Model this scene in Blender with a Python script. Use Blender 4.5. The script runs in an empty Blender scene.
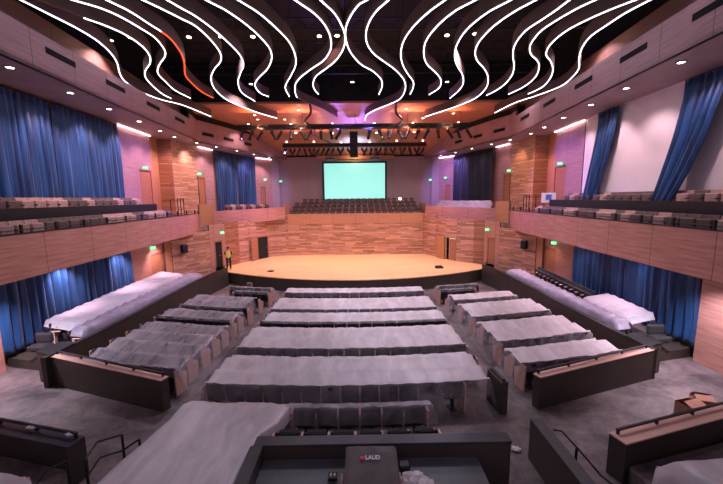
import bpy, math, random
from mathutils import Vector, Matrix, noise
R = random.Random(7)
PI = math.pi
sc = bpy.context.scene
C = sc.collection

# ------------------------------------------------------------------ materials
def new_mat(name):
    m = bpy.data.materials.new(name); m.use_nodes = True
    nt = m.node_tree; b = nt.nodes['Principled BSDF']
    return m, nt, b
def setp(b, **k):
    for a, v in k.items():
        b.inputs[a.replace('_', ' ')].default_value = v
def col(c): return (c[0], c[1], c[2], 1.0)

def noisy(name, c1, c2, scale=3.0, rough=0.6, stretch=(1, 1, 1), bump=0.0, metal=0.0, lo=.3, hi=.7, detail=4, sheen=0):
    m, nt, b = new_mat(name)
    tc = nt.nodes.new('ShaderNodeTexCoord'); mp = nt.nodes.new('ShaderNodeMapping')
    mp.inputs['Scale'].default_value = stretch
    nz = nt.nodes.new('ShaderNodeTexNoise'); nz.inputs['Scale'].default_value = scale; nz.inputs['Detail'].default_value = detail
    cr = nt.nodes.new('ShaderNodeValToRGB')
    cr.color_ramp.elements[0].color = col(c1); cr.color_ramp.elements[1].color = col(c2)
    cr.color_ramp.elements[0].position = lo; cr.color_ramp.elements[1].position = hi
    L = nt.links.new
    L(tc.outputs['Object'], mp.inputs['Vector']); L(mp.outputs[0], nz.inputs['Vector'])
    L(nz.outputs['Fac'], cr.inputs[0]); L(cr.outputs[0], b.inputs['Base Color'])
    setp(b, Roughness=rough, Metallic=metal)
    if sheen: setp(b, Sheen_Weight=sheen)
    if bump:
        bm = nt.nodes.new('ShaderNodeBump'); bm.inputs['Strength'].default_value = bump
        L(nz.outputs['Fac'], bm.inputs['Height']); L(bm.outputs[0], b.inputs['Normal'])
    return m

def slat_mat(name, ca, cb, bw=1.1, rh=.15, mort=(.10, .05, .03), seam=0.0):
    # wood strips of uneven length laid in courses; X along the wall, Z up (object space)
    m, nt, b = new_mat(name)
    L = nt.links.new
    tc = nt.nodes.new('ShaderNodeTexCoord'); sp = nt.nodes.new('ShaderNodeSeparateXYZ'); cb_ = nt.nodes.new('ShaderNodeCombineXYZ')
    L(tc.outputs['Object'], sp.inputs[0]); L(sp.outputs['X'], cb_.inputs['X']); L(sp.outputs['Z'], cb_.inputs['Y'])
    br = nt.nodes.new('ShaderNodeTexBrick')
    br.offset = .37; br.squash = 1.6; br.squash_frequency = 3; br.offset_frequency = 2
    setp(br, Scale=1.0); br.inputs['Brick Width'].default_value = bw; br.inputs['Row Height'].default_value = rh
    br.inputs['Mortar Size'].default_value = .006; br.inputs['Mortar'].default_value = col(mort); br.inputs['Bias'].default_value = 0
    br.inputs['Color1'].default_value = col(ca); br.inputs['Color2'].default_value = col(cb)
    L(cb_.outputs[0], br.inputs['Vector'])
    mp = nt.nodes.new('ShaderNodeMapping'); mp.inputs['Scale'].default_value = (.6, 9, 1)
    L(cb_.outputs[0], mp.inputs['Vector'])
    nz = nt.nodes.new('ShaderNodeTexNoise'); nz.inputs['Scale'].default_value = 1.4; nz.inputs['Detail'].default_value = 5
    L(mp.outputs[0], nz.inputs['Vector'])
    mx = nt.nodes.new('ShaderNodeMix'); mx.data_type = 'RGBA'; mx.blend_type = 'OVERLAY'; mx.inputs[0].default_value = .75
    L(br.outputs['Color'], mx.inputs[6]); L(nz.outputs['Fac'], mx.inputs[7])
    L(mx.outputs[2], b.inputs['Base Color'])
    bm = nt.nodes.new('ShaderNodeBump'); bm.inputs['Strength'].default_value = .5; bm.inputs['Distance'].default_value = .03
    L(br.outputs['Color'], bm.inputs['Height']); L(bm.outputs[0], b.inputs['Normal'])
    setp(b, Roughness=.5)
    return m

def panel_mat(name, ca, cb, pw=2.6, ph=50., rough=.45, joint=(.12, .06, .05)):
    # smooth veneered panels with fine grain along X and thin joints
    m, nt, b = new_mat(name)
    L = nt.links.new
    tc = nt.nodes.new('ShaderNodeTexCoord'); sp = nt.nodes.new('ShaderNodeSeparateXYZ'); c3 = nt.nodes.new('ShaderNodeCombineXYZ')
    L(tc.outputs['Object'], sp.inputs[0]); L(sp.outputs['X'], c3.inputs['X']); L(sp.outputs['Z'], c3.inputs['Y'])
    mp = nt.nodes.new('ShaderNodeMapping'); mp.inputs['Scale'].default_value = (.5, 6, 1)
    L(c3.outputs[0], mp.inputs['Vector'])
    nz = nt.nodes.new('ShaderNodeTexNoise'); nz.inputs['Scale'].default_value = 1.8; nz.inputs['Detail'].default_value = 6
    L(mp.outputs[0], nz.inputs['Vector'])
    cr = nt.nodes.new('ShaderNodeValToRGB'); cr.color_ramp.elements[0].color = col(ca); cr.color_ramp.elements[1].color = col(cb)
    cr.color_ramp.elements[0].position = .3; cr.color_ramp.elements[1].position = .7
    L(nz.outputs['Fac'], cr.inputs[0])
    br = nt.nodes.new('ShaderNodeTexBrick'); br.offset = 0.0
    setp(br, Scale=1.0); br.inputs['Brick Width'].default_value = pw; br.inputs['Row Height'].default_value = ph
    br.inputs['Mortar Size'].default_value = .012; br.inputs['Mortar Smooth'].default_value = 0
    L(c3.outputs[0], br.inputs['Vector'])
    mx = nt.nodes.new('ShaderNodeMix'); mx.data_type = 'RGBA'
    L(br.outputs['Fac'], mx.inputs[0]); L(cr.outputs[0], mx.inputs[6]); mx.inputs[7].default_value = col(joint)
    L(mx.outputs[2], b.inputs['Base Color'])
    setp(b, Roughness=rough)
    return m

def emit(name, c, s):
    m, nt, b = new_mat(name)
    setp(b, Base_Color=col((c[0]*.5, c[1]*.5, c[2]*.5)), Emission_Color=col(c), Emission_Strength=s)
    return m

def plastic_mat(name, alpha_lo, alpha_hi, c=(.66, .62, .66)):
    m, nt, b = new_mat(name)
    L = nt.links.new
    tc = nt.nodes.new('ShaderNodeTexCoord'); mp = nt.nodes.new('ShaderNodeMapping'); mp.inputs['Scale'].default_value = (1.2, .35, 1)
    mp.inputs['Rotation'].default_value = (0, 0, .5)
    nz = nt.nodes.new('ShaderNodeTexNoise'); nz.inputs['Scale'].default_value = 2.6; nz.inputs['Detail'].default_value = 5; nz.inputs['Distortion'].default_value = .6
    L(tc.outputs['Object'], mp.inputs['Vector']); L(mp.outputs[0], nz.inputs['Vector'])
    mr = nt.nodes.new('ShaderNodeMapRange'); mr.inputs['From Min'].default_value = .3; mr.inputs['From Max'].default_value = .7
    mr.inputs['To Min'].default_value = alpha_lo; mr.inputs['To Max'].default_value = alpha_hi
    L(nz.outputs['Fac'], mr.inputs['Value']); L(mr.outputs[0], b.inputs['Alpha'])
    bm = nt.nodes.new('ShaderNodeBump'); bm.inputs['Strength'].default_value = .45; bm.inputs['Distance'].default_value = .06
    L(nz.outputs['Fac'], bm.inputs['Height']); L(bm.outputs[0], b.inputs['Normal'])
    setp(b, Base_Color=col(c), Roughness=.38)
    return m

M = {}
M['slat'] = slat_mat('wood_strips', (.64, .34, .235), (.30, .13, .085))
M['slat_lit'] = slat_mat('wood_strips_lit', (.74, .42, .30), (.40, .19, .125))  # copy of the strips with the brighter facet's light put into the colour
M['slat_shaded'] = slat_mat('wood_strips_shaded', (.46, .19, .11), (.26, .095, .055))  # same strips again, shade of the turned facets painted into the colour
M['panel'] = panel_mat('veneer_panel', (.38, .165, .13), (.58, .285, .23), 2.4)
M['panel_up'] = panel_mat('veneer_upper', (.32, .175, .18), (.44, .255, .265), 2.0, 2.1)
M['panel_dark'] = panel_mat('veneer_brown', (.26, .13, .10), (.33, .17, .13), 2.4)
M['orange'] = panel_mat('veneer_orange', (.44, .20, .095), (.52, .25, .125), 30)
M['door'] = panel_mat('door_veneer', (.34, .14, .08), (.42, .18, .10), 30)
M['ceil_orange'] = noisy('ceiling_veneer', (.50, .19, .09), (.62, .26, .13), 1.5, .5, (.6, 3, 1))
M['soffit'] = noisy('soffit_paint', (.29, .21, .23), (.35, .26, .28), 1.2, .6)
M['white_wall'] = noisy('plaster_white', (.72, .66, .68), (.78, .72, .74), 1.0, .7)
M['grey_wall'] = panel_mat('acoustic_panel', (.32, .25, .25), (.37, .29, .29), 3.4, 50, .8, (.16, .11, .11))
M['void'] = noisy('void_black', (.004, .004, .005), (.012, .011, .012), 1.5, .8)
M['vent'] = noisy('vent_black', (.003, .003, .003), (.006, .006, .006), 4, .9)
M['black'] = noisy('black_metal', (.004, .004, .0045), (.008, .008, .009), 4, .5)
def concrete():
    m, nt, b = new_mat('dusty_concrete'); L = nt.links.new
    tc = nt.nodes.new('ShaderNodeTexCoord')
    def nz(sc_, det, dist, rough=.6):
        n = nt.nodes.new('ShaderNodeTexNoise'); n.inputs['Scale'].default_value = sc_; n.inputs['Detail'].default_value = det; n.inputs['Distortion'].default_value = dist; n.inputs['Roughness'].default_value = rough
        L(tc.outputs['Object'], n.inputs['Vector']); return n
    def ramp(n, a, b_, ca, cb):
        r = nt.nodes.new('ShaderNodeValToRGB'); r.color_ramp.elements[0].position = a; r.color_ramp.elements[1].position = b_
        r.color_ramp.elements[0].color = col(ca); r.color_ramp.elements[1].color = col(cb); L(n.outputs['Fac'], r.inputs[0]); return r
    r1 = ramp(nz(.7, 10, .35, .74), .36, .66, (.040, .033, .038), (.27, .215, .21))
    r2 = ramp(nz(5, 8, .2, .75), .35, .65, (.62, .62, .62), (1, 1, 1))
    r3 = ramp(nz(1.6, 10, .5, .8), .57, .70, (0, 0, 0), (1, 1, 1))
    mx = nt.nodes.new('ShaderNodeMix'); mx.data_type = 'RGBA'; mx.blend_type = 'MULTIPLY'; mx.inputs[0].default_value = 1
    L(r1.outputs[0], mx.inputs[6]); L(r2.outputs[0], mx.inputs[7])
    m2 = nt.nodes.new('ShaderNodeMix'); m2.data_type = 'RGBA'; L(mx.outputs[2], m2.inputs[6]); m2.inputs[7].default_value = (.36, .31, .33, 1)
    mm = nt.nodes.new('ShaderNodeMath'); mm.operation = 'MULTIPLY'; mm.inputs[1].default_value = .36; L(r3.outputs[0], mm.inputs[0]); L(mm.outputs[0], m2.inputs[0])
    L(m2.outputs[2], b.inputs['Base Color'])
    rr = nt.nodes.new('ShaderNodeMapRange'); rr.inputs['To Min'].default_value = .32; rr.inputs['To Max'].default_value = .65
    L(r2.outputs[0], rr.inputs['Value']); L(rr.outputs[0], b.inputs['Roughness'])
    return m
M['floor'] = concrete()
M['dark_wall'] = noisy('brown_paint', (.044, .033, .027), (.056, .042, .034), 1, .55)
M['booth_top'] = noisy('booth_grey', (.016, .017, .024), (.034, .036, .046), 2, .4)
M['counter'] = noisy('counter_grey', (.07, .078, .085), (.10, .11, .118), 3, .42)
M['cap'] = noisy('cap_wood', (.58, .34, .27), (.66, .42, .34), 2, .5, (1, 5, 1))
def stage_mat():
    m, nt, b = new_mat('stage_planks'); L = nt.links.new
    tc = nt.nodes.new('ShaderNodeTexCoord')
    br = nt.nodes.new('ShaderNodeTexBrick'); br.offset = .43; setp(br, Scale=1.0)
    br.inputs['Brick Width'].default_value = 1.8; br.inputs['Row Height'].default_value = .16; br.inputs['Mortar Size'].default_value = .004
    br.inputs['Color1'].default_value = col((.88, .56, .30)); br.inputs['Color2'].default_value = col((.76, .45, .22)); br.inputs['Mortar'].default_value = col((.45, .22, .08))
    L(tc.outputs['Object'], br.inputs['Vector']); L(br.outputs['Color'], b.inputs['Base Color']); setp(b, Roughness=.32)
    return m
M['stage'] = stage_mat()
def velvet(name, c1, c2):
    m = noisy(name, c1, c2, 3.2, .40, (1, 1, .10), 0, 0, .3, .7, 3, .15)
    return m
M['curtain'] = velvet('blue_velvet', (.004, .020, .080), (.020, .090, .26))  # fold highlights and lows put into the colour as upright streaks
M['curtain_dark'] = velvet('navy_velvet', (.005, .008, .022), (.010, .016, .04))
M['plastic'] = plastic_mat('sheet_plastic', .60, .84, (.70, .655, .68))
M['plastic_thin'] = plastic_mat('sheet_plastic_thin', .12, .38, (.55, .50, .54))
M['plastic_mid'] = plastic_mat('sheet_plastic_mid', .30, .62, (.52, .48, .52))
M['plastic_lav'] = plastic_mat('sheet_plastic_lilac', .45, .70, (.40, .37, .48))
M['plastic_white'] = plastic_mat('sheet_plastic_white', .72, .90, (.56, .53, .60))
M['fabric'] = noisy('black_fabric', (.010, .010, .011), (.022, .021, .022), 30, .85)
M['fabric_tan'] = noisy('tan_fabric', (.32, .205, .165), (.44, .29, .24), 12, .8)
M['fabric_brown'] = noisy('umber_fabric', (.085, .055, .048), (.14, .095, .08), 12, .8)
M['fin'] = noisy('fin_brown', (.13, .075, .060), (.18, .105, .085), 2, .6)
M['led'] = emit('led_white', (.80, .84, 1.0), 7.0)
M['led_red'] = emit('led_red', (1.0, .07, .015), 2.6)
M['lamp'] = emit('lamp_warm', (1.0, .80, .66), 22.0)
M['lamp_yellow'] = emit('lamp_yellow', (1.0, .85, .45), 12.0)
M['cove'] = emit('cove_led', (1.0, .66, .70), 14.0)
M['screen'] = emit('screen_glow', (.33, .83, .73), .95)  # projected light put into the screen surface as emission
M['exit'] = emit('exit_green', (.05, .9, .25), 1.6)
M['exit_face'] = emit('exit_letters', (.7, 1.0, .8), 2.0)
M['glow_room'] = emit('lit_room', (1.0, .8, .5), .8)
M['metal'] = noisy('grey_steel', (.22, .22, .23), (.32, .32, .33), 6, .35, metal=.8)
M['carton'] = noisy('cardboard', (.42, .20, .13), (.54, .28, .19), 5, .8)
M['carton_in'] = noisy('cardboard_inside', (.16, .09, .05), (.2, .12, .07), 5, .8)
M['case_cover'] = noisy('nylon_cover', (.10, .083, .085), (.145, .12, .125), 3, .5, bump=.2)
M['white'] = noisy('white_plastic', (.75, .74, .76), (.85, .84, .86), 5, .5)
M['red'] = noisy('red_print', (.6, .02, .02), (.7, .03, .03), 5, .5)
M['blue_tape'] = noisy('blue_tape', (.05, .17, .55), (.08, .22, .65), 5, .5)
M['bag'] = plastic_mat('bag_plastic', .85, 1.0, (.75, .72, .74))
M['skin'] = noisy('skin', (.42, .24, .17), (.46, .27, .19), 5, .6)
M['vest'] = noisy('hivis_vest', (.75, .58, .10), (.82, .64, .14), 5, .6)
M['trousers'] = noisy('navy_trousers', (.010, .012, .02), (.02, .022, .03), 8, .8)
M['hair'] = noisy('dark_hair', (.01, .008, .006), (.02, .015, .01), 20, .7)
M['stain'] = noisy('paper_white', (.7, .68, .7), (.8, .78, .8), 5, .7)

# ------------------------------------------------------------------ mesh helpers
class MB:
    def __init__(s): s.v = []; s.f = []; s.mi = []; s.m = 0
    def add(s, vs, fs, mi=None):
        o = len(s.v); s.v += [tuple(p) for p in vs]
        s.f += [tuple(o+i for i in f) for f in fs]; s.mi += [s.m if mi is None else mi]*len(fs)
    def box(s, x0, x1, y0, y1, z0, z1, bev=0.0, mi=None):
        b = min(bev, (x1-x0)*.49, (y1-y0)*.49, (z1-z0)*.49)
        if b <= 0:
            vs = [(x0,y0,z0),(x1,y0,z0),(x1,y1,z0),(x0,y1,z0),(x0,y0,z1),(x1,y0,z1),(x1,y1,z1),(x0,y1,z1)]
            s.add(vs, [(3,2,1,0),(4,5,6,7),(0,1,5,4),(1,2,6,5),(2,3,7,6),(3,0,4,7)], mi); return
        # chamfered box: 24 verts
        vs = []; idx = {}
        def P(a, k):   # a: corner signs ; k: axis whose face the vert lies on
            p = []
            for ax, (lo, hi) in enumerate(((x0,x1),(y0,y1),(z0,z1))):
                val = hi if a[ax] else lo
                if ax != k: val += -b if a[ax] else b
                p.append(val)
            key = (a, k)
            if key not in idx: idx[key] = len(vs); vs.append(tuple(p))
            return idx[key]
        fs = []
        for k in range(3):
            u, w = [(1,2),(2,0),(0,1)][k]
            for sgn in (0,1):
                q = []
                for du, dw in ((0,0),(1,0),(1,1),(0,1)):
                    a = [0,0,0]; a[k] = sgn; a[u] = du; a[w] = dw; q.append(P(tuple(a), k))
                fs.append(tuple(q) if sgn else tuple(q[::-1]))
        for k in range(3):            # edges along axis k
            u, w = [(1,2),(2,0),(0,1)][k]
            for du in (0,1):
                for dw in (0,1):
                    a0 = [0,0,0]; a0[u] = du; a0[w] = dw; a1 = list(a0); a1[k] = 1
                    q = [P(tuple(a0),u), P(tuple(a1),u), P(tuple(a1),w), P(tuple(a0),w)]
                    fs.append(tuple(q) if du != dw else tuple(q[::-1]))
        for a in [(i,j,k) for i in (0,1) for j in (0,1) for k in (0,1)]:
            q = [P(a,0), P(a,1), P(a,2)]
            fs.append(tuple(q) if sum(a) % 2 else tuple(q[::-1]))
        s.add(vs, fs, mi)
    def tube(s, pts, r, n=8, cap=True, mi=None):
        pts = [Vector(p) for p in pts]; rings = []
        for i, p in enumerate(pts):
            d = (pts[min(i+1, len(pts)-1)] - pts[max(i-1, 0)]).normalized()
            up = Vector((0,0,1)) if abs(d.z) < .95 else Vector((1,0,0))
            a = d.cross(up).normalized(); b = a.cross(d).normalized()
            rr = r[i] if isinstance(r, (list, tuple)) else r
            rings.append([p + a*rr*math.cos(t*2*PI/n) + b*rr*math.sin(t*2*PI/n) for t in range(n)])
        vs = [q for g in rings for q in g]; fs = []
        for i in range(len(pts)-1):
            for t in range(n):
                t2 = (t+1) % n
                fs.append((i*n+t, i*n+t2, (i+1)*n+t2, (i+1)*n+t))
        if cap: fs.append(tuple(range(n))[::-1]); fs.append(tuple((len(pts)-1)*n+t for t in range(n)))
        s.add(vs, fs, mi)
    def prism(s, poly, z0, z1, mi=None):     # poly: list (x,y) or (x,y,z0,z1)
        n = len(poly); g = lambda p, k: p[2+k] if len(p) > 2 else (z0, z1)[k]
        vs = [(p[0], p[1], g(p,0)) for p in poly] + [(p[0], p[1], g(p,1)) for p in poly]
        fs = [tuple(range(n))[::-1], tuple(range(n, 2*n))] + [(i, (i+1)%n, n+(i+1)%n, n+i) for i in range(n)]
        s.add(vs, fs, mi)
    def grid(s, rows, mi=None, fmi=None):
        n = len(rows[0]); vs = [p for r in rows for p in r]
        o = len(s.v); s.v += [tuple(p) for p in vs]
        for i in range(len(rows)-1):
            for j in range(n-1):
                s.f.append((o+i*n+j, o+i*n+j+1, o+(i+1)*n+j+1, o+(i+1)*n+j))
                s.mi.append(fmi(i, j) if fmi else (s.m if mi is None else mi))
    def strip_wall(s, pts, thick, z0, z1, mi=None):   # a solid wall following a polyline (plan), given thickness to the left of travel
        P = [Vector((p[0], p[1])) for p in pts]; out = []
        for i, p in enumerate(P):
            d = (P[min(i+1, len(P)-1)] - P[max(i-1, 0)]).normalized()
            out.append(p + Vector((-d.y, d.x))*thick)
        n = len(P)
        vs = []
        for k in range(n):
            vs += [(P[k].x, P[k].y, z0), (P[k].x, P[k].y, z1), (out[k].x, out[k].y, z1), (out[k].x, out[k].y, z0)]
        fs = []
        for k in range(n-1):
            a, b = 4*k, 4*(k+1)
            for t in range(4): fs.append((a+t, b+t, b+(t+1)%4, a+(t+1)%4))
        fs += [(3,2,1,0), (4*n-4, 4*n-3, 4*n-2, 4*n-1)]
        s.add(vs, fs, mi)
    def build(s, name, mats, parent=None, loc=None, rotz=0, smooth=False, label=None):
        me = bpy.data.meshes.new(name); me.from_pydata(s.v, [], s.f)
        if not isinstance(mats, (list, tuple)): mats = [mats]
        for m in mats: me.materials.append(m)
        me.polygons.foreach_set('material_index', s.mi)
        me.polygons.foreach_set('use_smooth', [smooth]*len(s.f))
        me.update()
        o = bpy.data.objects.new(name, me); C.objects.link(o)
        if parent: o.parent = parent
        if loc: o.location = loc
        o.rotation_euler[2] = rotz
        if label: o['label'] = label
        return o

def tag(o, label, cat, group=None, kind=None):
    o['label'] = label; o['category'] = cat
    if group: o['group'] = group
    if kind: o['kind'] = kind
    return o
def struct(o):
    o['kind'] = 'structure'; return o
def thing(name, label, cat, loc=(0,0,0), rotz=0, group=None):
    o = bpy.data.objects.new(name, None); C.objects.link(o); o.empty_display_size = .2
    o.location = loc; o.rotation_euler = (0,0,rotz); tag(o, label, cat, group); return o
kids = {}
def dup(root, loc, rotz=0, label=None, group=None, scale=None, skip=(), swap=None):
    r = root.copy(); C.objects.link(r); r.location = loc; r.rotation_euler = (0,0,rotz)
    if label: r['label'] = label
    if group: r['group'] = group
    if scale: r.scale = scale
    for ch in root.children:
        base = ch.name.split('.')[0]
        if base in skip: continue
        c = ch.copy(); C.objects.link(c); c.parent = r
        if swap and base in swap: c.data = swap[base]
    return r

def fl(y): return max(0.0, (22.0-y)*.03)     # the parterre rises gently away from the stage

# ------------------------------------------------------------------ hall shell
def seg(name, p0, p1, z0, z1, mat, side, thick=.15):
    """wall piece from p0 to p1, its visible face on the line, thickness away from the hall (side: -1 left, +1 right)"""
    d = Vector((p1[0]-p0[0], p1[1]-p0[1])); L = d.length; a = math.atan2(d.y, d.x)
    mb = MB(); y0, y1 = (0, thick) if side < 0 else (-thick, 0)
    mb.box(0, L, y0, y1, 0, z1-z0)
    return struct(mb.build(name, mat, None, (p0[0], p0[1], z0), a))

# floor (gently raked in front of the stage)
mb = MB()
rows = []
for j in range(0, 48):
    y = 1.0 + j*28.0/47
    rows.append([(x, y, fl(y) + (.012*noise.noise(Vector((x, y, 0))))) for x in [-14+28*i/40 for i in range(41)]])
mb.grid(rows[::-1])
struct(mb.build('floor', M['floor']))

for s_, n_ in ((-1, 'left'), (1, 'right')):  # added dark outer box: closes gaps and blocks world light
    mb = MB(); mb.box(min(s_*16.4, s_*16.6), max(s_*16.4, s_*16.6), 1.5, 42.6, -.5, 16.6); struct(mb.build('wall_'+n_, M['void']))
mb = MB(); mb.box(-16.4, 16.4, 42.4, 42.6, -.5, 16.6); struct(mb.build('wall_back', M['void']))
mb = MB(); mb.box(-16.4, 16.4, 1.5, 42.4, -.6, -.45); struct(mb.build('floor', M['void']))
mb = MB(); mb.box(-16.4, 16.4, 26.0, 42.4, 13.9, 14.1); struct(mb.build('ceiling', M['void']))
# stage: bowed front
def stage_front(x): return 22.35 + .032*x*x - (.0)*abs(x)
def stage_poly():
    pts = []
    for i in range(25):
        x = -10.6 + 21.2*i/24; pts.append((x, min(stage_front(x), 27.5)))
    return pts
fp = stage_poly()
poly = fp + [(10.7, 27.0), (8.7, 28.8), (7.4, 31.3), (6.7, 32.7), (-6.7, 32.7), (-8.0, 32.3), (-10.1, 28.9), (-10.9, 27.6)]
mb = MB(); mb.prism(poly, .90, .96); struct(mb.build('floor', M['stage']))
mb = MB(); mb.prism([(p[0]*.999, p[1]+.04) for p in poly], -.05, .90); struct(mb.build('trim_1', M['dark_wall']))

# terraces either side: retaining wall, floor
def mir(pts, s): return [(-p[0]*s if s > 0 else p[0], p[1]) for p in pts]   # pts given for the left (negative x)
def MX(p, s): return (p[0] if s < 0 else -p[0],) + tuple(p[1:])
for s in (-1, 1):
    side = 'left' if s < 0 else 'right'
    sl = [(-10.05, 10.5), (-9.95, 12.5), (-9.93, 15), (-9.98, 18), (-10.02, 21), (-9.9, 23.2), (-9.62, 24.9)]
    pts = [MX(p, s) for p in sl]
    mb = MB(); mb.strip_wall(pts, .16 if s < 0 else -.16, -.05, 1.36)
    struct(mb.build('wall_'+side, M['dark_wall']))
    mb = MB(); mb.strip_wall([(p[0]+.02*(-s), p[1]) for p in pts], (.20 if s < 0 else -.20), 1.36, 1.40)
    struct(mb.build('trim_2' if s < 0 else 'trim_3', M['black']))
    # connecting wall from the terrace to the stage
    p = [MX((-9.62, 24.9), s), MX((-10.2, 25.9), s), MX((-10.7, 27.0), s)]
    mb = MB(); mb.strip_wall(p, .1 if s < 0 else -.1, -.05, 1.2); struct(mb.build('wall_'+side, M['dark_wall']))
    # terrace floor
    mb = MB(); tp = [MX(q, s) for q in [(-10.1, 11.6), (-13.2, 12.6), (-13.2, 23.6), (-11.7, 26.6), (-10.75, 27.2), (-9.85, 24.9), (-10.1, 21)]]
    mb.prism(tp, .05, .62); struct(mb.build('floor', M['floor']))
    mb = MB(); tp = [MX(q, s) for q in [(-11.35, 12.2), (-13.2, 12.8), (-13.2, 23.3), (-11.4, 23.0)]]
    mb.prism(tp, .6, .80); struct(mb.build('floor', M['floor']))

    # lower side walls
    W = lambda a, b, z0, z1, m: seg('wall_'+side, MX(a, s), MX(b, s), z0, z1, m, s)
    W((-12.75, 2.5), (-12.75, 11.75), .1, 3.98, M['panel'])
    W((-13.15, 11.75), (-13.15, 19.2), .1, 3.98, M['panel_dark'])
    W((-12.95, 19.2), (-12.95, 21.1), .5, 3.98, M['panel'])
    W((-13.1, 21.1), (-13.1, 22.7), 3.05, 3.98, M['panel'])
    W((-12.95, 22.7), (-12.95, 23.5), .5, 3.98, M['orange'])
    W((-12.9, 23.5), (-11.55, 26.5), .5, 4.05, M['slat'])
    W((-11.55, 26.5), (-11.33, 26.8), .5, 4.5, M['panel'])
    W((-11.33, 26.8), (-10.92, 27.37), 3.15, 4.5, M['panel'])
    W((-10.92, 27.37), (-10.75, 27.6), .5, 4.5, M['panel'])
    if s < 0:
        W((-10.75, 27.6), (-10.1, 28.9), .9, 4.6, M['slat_shaded'])
        W((-10.1, 28.9), (-9.45, 30.0), .9, 4.6, M['slat'])
        W((-9.45, 30.0), (-9.05, 30.65), .9, 4.65, M['slat'])
        W((-9.05, 30.65), (-8.35, 31.8), 3.05, 4.7, M['slat'])
        W((-8.35, 31.8), (-7.9, 32.4), .9, 4.75, M['slat'])
        W((-7.9, 32.4), (-6.6, 32.65), .9, 5.0, M['slat'])
    else:
        W((-10.75, 27.6), (-10.0, 28.0), .9, 4.6, M['slat_shaded'])
        W((-10.0, 28.0), (-8.75, 28.7), .9, 4.6, M['slat'])
        W((-8.75, 28.7), (-8.0, 29.6), 3.0, 4.6, M['slat'])
        W((-8.0, 29.6), (-7.5, 31.2), .9, 4.7, M['slat'])
        W((-7.5, 31.2), (-6.6, 32.65), .9, 5.0, M['slat'])
mb = MB(); mb.box(0, 13.2, 0, .3, 0, 4.08-.96+.0); struct(mb.build('wall_back', M['slat'], None, (-6.6, 32.62, .96)))
mb = MB(); mb.box(0, 13.2, 0, .34, 0, .98); struct(mb.build('wall_back', panel_mat('veneer_warm', (.44, .20, .12), (.52, .26, .165), 2.2), None, (-6.6, 32.60, 4.03)))

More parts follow.
